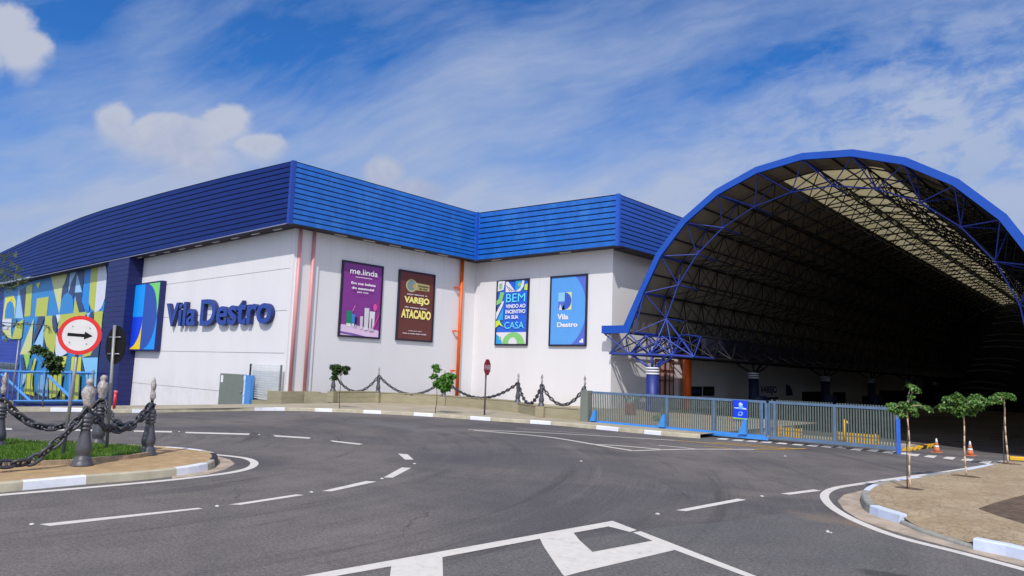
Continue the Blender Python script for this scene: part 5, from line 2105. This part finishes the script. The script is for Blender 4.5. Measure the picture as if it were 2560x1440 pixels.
mb = MB()
p = gz(1466, False)
mb.box(p.x - 0.16, p.x + 0.24, GY - 0.26, GY + 0.06, 0.14, 1.48)
obj('end_panel', mb, M_DOORG, t)
gate('fixed_gate', 'slatted gate leaf with grey blue frame and taller slats beside the young trees', 1920, 2243, [1934, 2085], 0.12, False, 'slatted gates across the hall entrance')
mb = MB()
p = gz(2245, False)
mb.box(p.x - 0.045, p.x + 0.05, GY + 0.04, GY + 0.16, 0.0, 1.10)
tag(obj('end_post', mb, M_ENDB), 'short bright blue post at the free end of the slatted gate', 'post')
# banner on the gate
a, b = ony(1833, 1000, GY - 0.05), ony(1869, 1049, GY - 0.05)
t = thing('gate_banner', 'small bright blue banner with white drawing hung on the slatted gate', 'banner', ((a.x + b.x) / 2, GY - 0.06, b.z))
pr = Print((a.x, GY - 0.06, b.z), (b.x - a.x, 0, 0), (0, 0, a.z - b.z), (0, -1, 0))
pr.poly(R4(0, 0, 1, 1), pm((10, 60, 226)))
pr.poly([(0, 0), (1, 0), (1, 0.05), (0, 0.07)], pm((150, 210, 80)))
pr.poly([(0.40, 0.72), (0.62, 0.70), (0.70, 0.80), (0.55, 0.90), (0.42, 0.86)], pm((190, 216, 250)))
pr.poly([(0.05, 0.57), (0.95, 0.52), (0.92, 0.60), (0.4, 0.62), (0.08, 0.60)], pm((200, 222, 250)))
pr.poly([(0.35, 0.55), (0.68, 0.52), (0.74, 0.68), (0.45, 0.72)], pm((120, 180, 250)))
pr.poly([(0.35, 0.20), (0.50, 0.16), (0.68, 0.22), (0.72, 0.36), (0.55, 0.42), (0.40, 0.36)], pm((130, 180, 250)))
pr.ell(0.52, 0.30, 0.09, 0.07, pm((20, 70, 220)))
pr.build('print', t)
mb = MB()
mb.box(a.x - 0.03, b.x + 0.03, GY - 0.055, GY - 0.035, a.z, a.z + 0.03)
mb.box(a.x - 0.03, b.x + 0.03, GY - 0.055, GY - 0.035, b.z - 0.03, b.z)
obj('rod', mb, M_GATEF, t)

# behind the gate: barriers, yellow post, kerb strips
for k, (u0, u1, v) in enumerate([(1944, 2008, 1081), (2085, 2196, 1096)]):
    p, q = ony(u0, v, 28.2), ony(u1, v, 28.2)
    t = thing('road_barrier', ['yellow slatted low barrier behind the middle of the gate', 'yellow slatted low barrier behind the right gate leaf, under the yellow post'][k], 'barrier', ((p.x + q.x) / 2, 28.2, 0), 'yellow low barriers')
    mb = MB()
    gz_ = g((p.x + q.x) / 2, 28.2)
    for zz in (0.10, 0.24, 0.38):
        mb.box(p.x, q.x, 28.18, 28.24, gz_ + zz, gz_ + zz + 0.10)
    obj('boards', mb, M_YELLOW, t)
    for x in (p.x + 0.1, q.x - 0.1):
        mb = MB()
        mb.box(x - 0.04, x + 0.04, 28.245, 28.30, gz_ - 0.02, gz_ + 0.5)
        obj('leg', mb, M_YELLOW, t)
p = ony(2113, 1098, 27.6)
mb = MB()
gz_ = g(p.x, 27.6)
mb.tube((p.x, 27.6, gz_), (p.x, 27.6, gz_ + 0.95), 0.055, n=12)
mb.tube((p.x, 27.6, gz_ + 0.90), (p.x + 0.14, 27.6, gz_ + 0.80), 0.045, n=10)
tag(obj('yellow_post', mb, M_YELLOW), 'thin yellow post with a bent head behind the right gate leaf', 'post')
mb = MB()
strip_pts = [Vector((-18.5, 27.2, 0)), Vector((-14, 27.4, 0)), Vector((-9, 27.3, 0))]
mb.box(-24.9, -12.8, 26.2, 34.0, -0.9, 0.10)
mb.box(-12.797, -7.2, 30.8, 31.8, -0.4, -0.10)
struct('inner_pavement', mb, M_WALK)


# ------------------------------------------------------------------ cones, speed bump, studs
def make_cone():
    t = thing('traffic_cone', 'x', 'traffic cone', (0, 0, 0), 'traffic cones at the hall entrance')
    mb = MB()
    mb.box(-0.17, 0.17, -0.17, 0.17, 0, 0.03)
    obj('foot', mb, M_ORANGE, t, org=(0, 0, 0), bevel=0.01)
    R = lambda z: 0.125 - 0.105 * z / 0.5
    for (z0_, z1_, nm, m_) in ((0.03, 0.19, 'body', M_ORANGE), (0.19, 0.26, 'white_collar', M_CONEW), (0.26, 0.35, 'body', M_ORANGE), (0.35, 0.51, 'white_collar', M_CONEW)):
        mb = MB()
        mb.lathe([(R(z0_), z0_), (R(z1_), z1_)], 20)
        obj(nm, mb, m_, t, org=(0, 0, 0))
    return t


cn = make_cone()
p = gp(2342, 1131.5)
cn.location = (p.x, p.y, p.z)
cn['label'] = 'orange and white traffic cone in the open, between two young tree trunks'
c2_ = copy_tree(cn)
p = gp(2426, 1139.5)
c2_.location = (p.x, p.y, p.z)
c2_['label'] = 'orange and white traffic cone partly behind the middle young tree trunk'
mb = MB()
a, b = gp(2262, 1127), gp(2336, 1114)
d = (b - a)
for k in range(7):
    c = a.lerp(b, (k + 0.5) / 7)
    mb.obox((c.x, c.y, c.z + 0.03), d.length / 14 - 0.01, 0.13, 0.03, math.atan2(d.y, d.x), k % 2 if k % 3 == 0 else 0)
tag(obj('speed_bump', mb, [M_YELLOW, M_BLACK], bevel=0.01), 'low yellow speed bump leading to the open cone', 'speed bump')
mb = MB()
p = gp(2538, 1151)
mb.obox((p.x + 0.05, p.y + 0.1, p.z + 0.06), 0.24, 0.14, 0.06, 0.35)
tag(obj('wheel_stop', mb, M_YELLOW, bevel=0.02), 'yellow wheel stop at the right edge beyond the paved island', 'wheel stop')
pts = [gp(2340, 1114), gp(2372, 1108), (gp(2400, 1104)), gp(2440, 1103), gp(2500, 1098), gp(2560, 1090)]
mb = MB()
mb.path([p + Vector((0, 0, 0.02)) for p in pts], [0.018] * 6, 6)
tag(obj('cable', mb, mat('tan_cable', (150, 130, 104), 0.6)), 'thin tan cable lying on the dark hall floor behind the cones', 'cable')

stud_px = [(80, 1312, 'beside the left end of the nearest lane dash'), (543, 1266.5, 'between the two nearest left lane dashes'), (779, 1231.5, 'between the second and third left lane dashes'),
           (955, 1197.5, 'between the lane dashes at the bend'), (1036, 1160, 'at the very tip of the lane bend'), (448, 1080, 'far away between lane dashes behind the island'), (648, 1087.5, 'far away beside the blue gate post'),
           (1644, 1286, 'left of the centre right lane dash'), (1905, 1241.5, 'between the two right lane dashes'), (1527, 1317, 'inside the tip of the hatched marking'), (1963, 1141, 'alone on the asphalt before the gate'), (1453, 1153.5, 'alone in the middle of the asphalt')]
sp = None
for (x, y, lb) in stud_px:
    p = gp(x, y)
    if sp is None:
        mb = MB()
        mb.lathe([(0.075, 0), (0.07, 0.012), (0.04, 0.024), (0.01, 0.026)], 8)
        sp = obj('road_stud', mb, M_STUD, None, org=(0, 0, 0))
        c_ = sp
    else:
        c_ = link(sp.copy())
    c_.location = (p.x, p.y, p.z + 0.004)
    c_.scale = (0.55, 0.45, 0.7)
    tag(c_, 'white road stud ' + lb, 'road stud', 'white road studs')
mb = MB()
p = gp(2069, 1333)
random.seed(5)
mb.lathe([(0.02, 0.0), (0.034, 0.012), (0.03, 0.03), (0.012, 0.042)], 7, (p.x, p.y, 0.0), jitter=0.3)
mb.lathe([(0.014, 0.0), (0.02, 0.01), (0.008, 0.02)], 6, (p.x + 0.04, p.y + 0.03, 0.0), jitter=0.3)
tag(obj('litter', mb, M_STUD), 'small crumpled white litter on the road near the paved island', 'litter')


# ------------------------------------------------------------------ young trees
def leaf_cluster(mb, c, rad, n, rr, size=0.06, droop=0.9, flat=0.8):
    for _ in range(n):
        # points biased to the shell of an uneven clump
        while True:
            x, y, z = rr.uniform(-1, 1), rr.uniform(-1, 1), rr.uniform(-1, 1)
            if x * x + y * y + z * z <= 1:
                break
        p = Vector((c[0] + x * rad, c[1] + y * rad, c[2] + z * rad * flat))
        a = rr.uniform(0, 6.283)
        L_ = size * rr.uniform(0.7, 1.35)
        dirh = Vector((math.cos(a), math.sin(a), 0))
        d = (dirh + Vector((0, 0, -droop * rr.uniform(0.3, 1.6)))).normalized()
        sd_ = d.cross(Vector((rr.uniform(-.4, .4), rr.uniform(-.4, .4), 1))).normalized()
        w = L_ * rr.uniform(0.24, 0.36)
        mid = p + d * L_ * 0.5
        bend = Vector((0, 0, L_ * 0.10))
        tip = p + d * L_
        mb.poly([p, mid - sd_ * w + bend * .3, mid + bend])
        mb.poly([mid - sd_ * w + bend * .3, tip, mid + bend])
        mb.poly([p, mid + bend, mid + sd_ * w + bend * .3])
        mb.poly([mid + bend, tip, mid + sd_ * w + bend * .3])


def sapling(label, base, h, clumps, seed, trunk_r=0.022, leaf=M_LEAF, size=0.062, dens=1.0, bark=None, kink=0.03, stake=0.0, group='young street trees'):
    """clumps: (right, up, radius, leaves) measured in the plane facing the road"""
    rr = random.Random(seed)
    t = thing('young_tree', label, 'tree', base, group)
    u = Vector((0.742, 0.669, 0)).normalized()
    wv = Vector((-0.669, 0.742, 0))
    top = base + Vector((0, 0, h)) + u * rr.uniform(-kink, kink)
    mb = MB()
    N = 7
    pts = []
    for i in range(N + 1):
        s = i / N
        pts.append(base.lerp(top, s) + u * math.sin(s * 7 + seed) * kink * 0.5 + wv * math.cos(s * 5 + seed) * kink * 0.4)
    rs = [trunk_r * (1.15 - 0.45 * i / N) for i in range(N + 1)]
    mb.path(pts, rs, 8)
    obj('trunk', mb, bark or M_TRUNK, t)
    if stake:
        mb = MB()
        b_ = base + u * stake
        mb.path([b_, b_ + Vector((0, 0, h * 0.5)) - u * stake * 0.2, top - u * stake * 0.3 - Vector((0, 0, 0.1))], [0.012, 0.012, 0.010], 6)
        obj('stake', mb, M_BARK, t)
    mbb = MB()
    mbl = MB()
    for (r_, z_, rad, n_) in clumps:
        c = base + u * r_ + Vector((0, 0, z_)) + wv * rr.uniform(-0.12, 0.12)
        st_ = pts[-1] if z_ > h * 0.9 else pts[-2]
        m_ = st_.lerp(c, 0.55) + Vector((0, 0, 0.04))
        mbb.path([st_, m_, c], [trunk_r * 0.5, trunk_r * 0.35, trunk_r * 0.2], 5)
        for _ in range(5):
            q = c + Vector((rr.uniform(-1, 1), rr.uniform(-1, 1), rr.uniform(-.5, .6))) * rad * 0.75
            mbb.path([c, q], [trunk_r * 0.2, trunk_r * 0.1], 4)
            leaf_cluster(mbl, q, rad * 0.55, int(n_ * dens / 5), rr, size)
        leaf_cluster(mbl, c, rad * 0.8, int(n_ * dens * 0.35), rr, size)
    obj('branches', mbb, bark or M_TRUNK, t)
    obj('crown', mbl, leaf, t)
    return t


b_ = gp(2277, 1222, 0.146)
sapling('young tree with a small tuft standing above its flat crown, nearest the road', b_, 1.62, [(-0.36, 1.58, 0.08, 80), (-0.26, 1.64, 0.10, 120), (-0.14, 1.56, 0.10, 110), (-0.10, 1.68, 0.10, 110), (0.04, 1.60, 0.10, 100), (0.12, 1.70, 0.10, 110), (0.24, 1.66, 0.10, 100), (0.33, 1.62, 0.07, 60), (-0.2, 1.47, 0.06, 40), (0.10, 1.50, 0.06, 40), (0.05, 1.84, 0.05, 30), (0.08, 1.98, 0.08, 80), (0.11, 2.05, 0.07, 60)], 4, 0.017, dens=1.2, size=0.075, kink=0.04, stake=-0.07)
b_ = gp(2415, 1191, 0.146)
sapling('middle young tree with the widest umbrella shaped crown', b_, 1.62, [(-0.52, 1.60, 0.11, 90), (-0.40, 1.74, 0.14, 120), (-0.30, 1.56, 0.14, 130), (-0.18, 1.84, 0.13, 110), (-0.15, 1.64, 0.15, 140), (0.03, 1.76, 0.15, 140), (0.18, 1.68, 0.15, 130), (0.30, 1.82, 0.14, 110), (0.45, 1.84, 0.12, 90), (0.36, 1.64, 0.12, 90), (0.52, 1.74, 0.09, 60), (0.22, 1.50, 0.10, 70), (-0.12, 1.46, 0.10, 60)], 9, 0.017, dens=1.1, size=0.085, kink=0.03)
b_ = gp(2519, 1160, 0.146)
sapling('rightmost slender young tree with a small flat crown', b_, 1.80, [(-0.26, 1.80, 0.10, 70), (-0.14, 1.88, 0.12, 90), (0.02, 1.88, 0.12, 90), (0.16, 1.88, 0.12, 90), (0.28, 1.82, 0.09, 60), (-0.18, 1.70, 0.08, 40)], 14, 0.020, dens=1.3, size=0.085, stake=-0.10)
b_ = gp(848, 1021, 0.146)
sapling('thin young tree with sparse dark leaves before the left end of the low wall', b_, 1.55, [(-0.30, 1.70, 0.18, 100), (-0.42, 1.95, 0.20, 110), (-0.25, 2.05, 0.18, 100), (-0.12, 1.85, 0.2, 110), (0.12, 1.95, 0.18, 90), (0.26, 1.95, 0.15, 70), (-0.40, 1.45, 0.14, 50), (0.24, 1.75, 0.12, 50)], 21, 0.018, leaf=M_LEAFD, dens=1.3, size=0.14, bark=M_BARK)
b_ = gp(1089, 1033, 0.146)
sapling('bushy bright green young tree before the middle of the low wall', b_, 1.2, [(0.0, 1.4, 0.24, 150), (0.28, 1.62, 0.26, 170), (0.5, 1.5, 0.24, 150), (0.5, 1.8, 0.2, 120), (-0.12, 1.75, 0.16, 80), (0.0, 2.05, 0.15, 70), (0.72, 1.75, 0.16, 90), (0.3, 1.25, 0.22, 130), (-0.1, 2.2, 0.12, 50), (0.45, 1.2, 0.18, 90)], 23, 0.018, leaf=M_LEAFB, dens=1.7, size=0.16, bark=M_BARK)
b_ = gp(106, 1017.5, 0.146)
sapling('dark leaved young tree in front of the mural and blue fence', b_, 1.5, [(-0.45, 2.32, 0.20, 90), (-0.2, 2.26, 0.22, 110), (0.05, 2.1, 0.22, 100), (0.22, 1.85, 0.28, 150), (0.40, 1.65, 0.26, 140), (0.25, 1.45, 0.18, 70), (-0.6, 2.22, 0.12, 30)], 27, 0.024, leaf=M_LEAFD, size=0.17, bark=M_BARK)

# irregular dark patches at the feet of the right hand trees
mb = MB()
for (x, y) in ((2277, 1221.5), (2415, 1190.5), (2519, 1159)):
    c = gp(x, y, 0.146)
    rr = random.Random(x)
    mb.poly([(c.x + (0.26 + rr.uniform(-.08, .08)) * math.cos(a_ * 0.628), c.y + (0.20 + rr.uniform(-.06, .06)) * math.sin(a_ * 0.628), 0.150) for a_ in range(10)])
struct('tree_foot_patch', mb, M_SOIL)

# tree standing just outside on the left, its feathery branches reach into view
base = ony(-260, 1110, 9.0)
base.z = g(base.x, base.y)
t = thing('feathery_tree', 'tree with feathery drooping branches reaching in over the mural at the left edge', 'tree', base)
rr = random.Random(5)
mb = MB()
tp = ony(-210, 600, 9.0)
mb.path([base, base.lerp(tp, 0.5) + Vector((0.1, 0, 0)), tp], [0.13, 0.10, 0.07], 10)
obj('trunk', mb, M_BARK, t)
mbb, mbl = MB(), MB()
br = [([(-210, 600), (-80, 640), (10, 690), (60, 705)], 26), ([(-210, 600), (-60, 610), (20, 650), (48, 668)], 22), ([(-200, 650), (-80, 680), (-10, 705), (30, 720), (70, 698)], 30),
      ([(-200, 640), (-90, 640), (0, 640), (42, 632)], 18), ([(-200, 680), (-100, 780), (0, 815), (70, 805)], 13), ([(-200, 700), (-80, 800), (0, 825), (20, 850)], 16),
      ([(-200, 700), (-90, 790), (30, 808), (110, 812), (125, 822)], 9), ([(-210, 640), (-100, 660), (0, 672), (55, 690)], 26)]
for path_, n_ in br:
    pts = [ony(x, y, 9.0 + rr.uniform(-0.3, 0.3) * (i > 0)) for i, (x, y) in enumerate(smooth_px(path_, 4))]
    rs = [0.03 * (1 - 0.8 * i / len(pts)) + 0.003 for i in range(len(pts))]
    mbb.path(pts, rs, 5)
    for k in range(n_ * 2):
        s = rr.uniform(0.40, 1.0) * (len(pts) - 1)
        i = min(int(s), len(pts) - 2)
        p = pts[i].lerp(pts[i + 1], s - i)
        d = (pts[i + 1] - pts[i]).normalized()
        out_ = (d + Vector((rr.uniform(-.9, .9), rr.uniform(-.9, .9), rr.uniform(-1.1, .6)))).normalized()
        L_ = rr.uniform(0.16, 0.34)
        tip = p + out_ * L_ + Vector((0, 0, -0.04))
        mbb.path([p, tip], [0.003, 0.0015], 4)
        for q in range(14):
            f_ = (q + 1) / 15
            o_ = p.lerp(tip, f_)
            for sg in (-1, 1):
                sv = out_.cross(Vector((0, 0, 1))).normalized() * sg
                l_ = 0.050 * rr.uniform(0.7, 1.3)
                e_ = o_ + sv * l_ + out_ * l_ * 0.5 - Vector((0, 0, 0.012))
                mbl.poly([o_, o_ + out_ * 0.008 + sv * l_ * 0.5, e_, o_ - out_ * 0.012 + sv * l_ * 0.5])
for q in range(230):
    c = ony(rr.uniform(-40, 40) - abs(rr.gauss(0, 14)), rr.gauss(688, 24), 9.0 + rr.uniform(-.4, .4))
    leaf_cluster(mbl, c, 0.09, 10, rr, 0.055)
obj('branches', mbb, M_BARK, t)
obj('crown', mbl, leaf_mat('feather_leaf', (52, 66, 40), (100, 124, 74)), t)
mb = MB()
for (x, y) in ((40, 630), (12, 654)):
    c = ony(x, y, 9.0)
    for k in range(5):
        a_ = k * 1.257
        mb.poly([c, c + Vector((0.03 * math.cos(a_), 0.01, 0.03 * math.sin(a_))), c + Vector((0.03 * math.cos(a_ + 0.9), -0.01, 0.03 * math.sin(a_ + 0.9)))])
obj('blossom', mb, M_STUD, t)

# ------------------------------------------------------------------ left: blue fence, low wall, hydrant riser
FYL = 20.1
t = thing('blue_fence', 'light blue framed slatted fence with diagonal braces before the mural', 'fence', (ony(100, 1000, FYL).x, FYL, -3.2))


def fp(x, y):
    return ony(x, y, FYL)


def bar(mb, p, q, r=0.09, dy=0.0):
    mb.tube(p + Vector((0, dy, 0)), q + Vector((0, dy, 0)), r, n=4, smooth=False)


mb = MB()
bar(mb, fp(-60, 927), fp(236, 933), 0.12)
bar(mb, fp(-60, 1003), fp(236, 1003), 0.12)
obj('rail', mb, M_FENCEB, t)
for x in (-55, 50, 113, 178, 234):
    mb = MB()
    bar(mb, fp(x, 926), fp(x - 4, 1005), 0.10, -0.02)
    obj('upright', mb, M_FENCEB if x != 234 else M_POLE, t)
mb = MB()
bar(mb, fp(4, 936), fp(76, 1003), 0.15, 0.03)
bar(mb, fp(118, 938), fp(174, 992), 0.15, 0.03)
obj('brace', mb, M_FENCEB, t)
mb = MB()
for x in range(-56, 234, 11):
    bar(mb, fp(x, 934), fp(x - 4, 1002), 0.035, 0.06)
obj('slat_panel', mb, M_GATEG, t)
mb = MB()
a, b = ony(-80, 980, 19.6), ony(34, 1004, 19.6)
mb.box(a.x, b.x, 19.3, 19.6, g(b.x, 19) - 0.6, a.z)
tag(obj('garden_wall', mb, M_STONE), 'low tan block wall at the left edge in front of the blue fence', 'wall')
p = gp(285, 1022, 0.146)
t = thing('fire_riser', 'short bright red fire pipe standing at the foot of the navy cladding', 'hydrant', p)
mb = MB()
mb.tube(p, p + Vector((0, 0, 0.66)), 0.055, n=12)
obj('riser', mb, M_RED, t)
mb = MB()
mb.tube(p + Vector((-0.12, 0, 0.69)), p + Vector((0.12, 0, 0.69)), 0.04, n=10)
obj('valve', mb, mat('valve_pink', (222, 130, 130), 0.5), t)
# thin wire pole before the mural
a, b = ony(44, 880, 19.8), ony(40, 1003, 19.8)
mb = MB()
mb.tube((a.x, 19.8, g(a.x, 19.8)), (a.x, 19.8, ony(46, 850, 19.8).z), 0.07, n=8)
tag(obj('thin_pole', mb, M_POLE), 'thin grey pole before the left end of the mural', 'pole')
# plants behind the gate
for k, (x, y, h_) in enumerate([(1655, 1040, 0.9), (1640, 1046, 0.5), (1708, 985, 0.6)]):
    bb = ony(x, y, 29.5 if k < 2 else 40)
    bb.z = g(bb.x, bb.y)
    rr = random.Random(k)
    t = thing('shrub', ['tall thin shrub seen through the sliding gate', 'low shrub seen through the sliding gate, left of the tall one', 'small dark shrub beside the orange duct inside the hall'][k], 'plant', bb, 'plants behind the gate')
    mb = MB()
    for q in range(6):
        mb.path([bb, bb + Vector((rr.uniform(-.15, .15), rr.uniform(-.15, .15), h_))], [0.01, 0.005], 4)
    obj('stems', mb, M_BARK, t)
    mb = MB()
    for q in range(14):
        leaf_cluster(mb, bb + Vector((rr.uniform(-.2, .2), rr.uniform(-.2, .2), h_ * rr.uniform(.25, 1))), 0.14, 14, rr, 0.08)
    obj('leaves', mb, M_LEAFB, t)
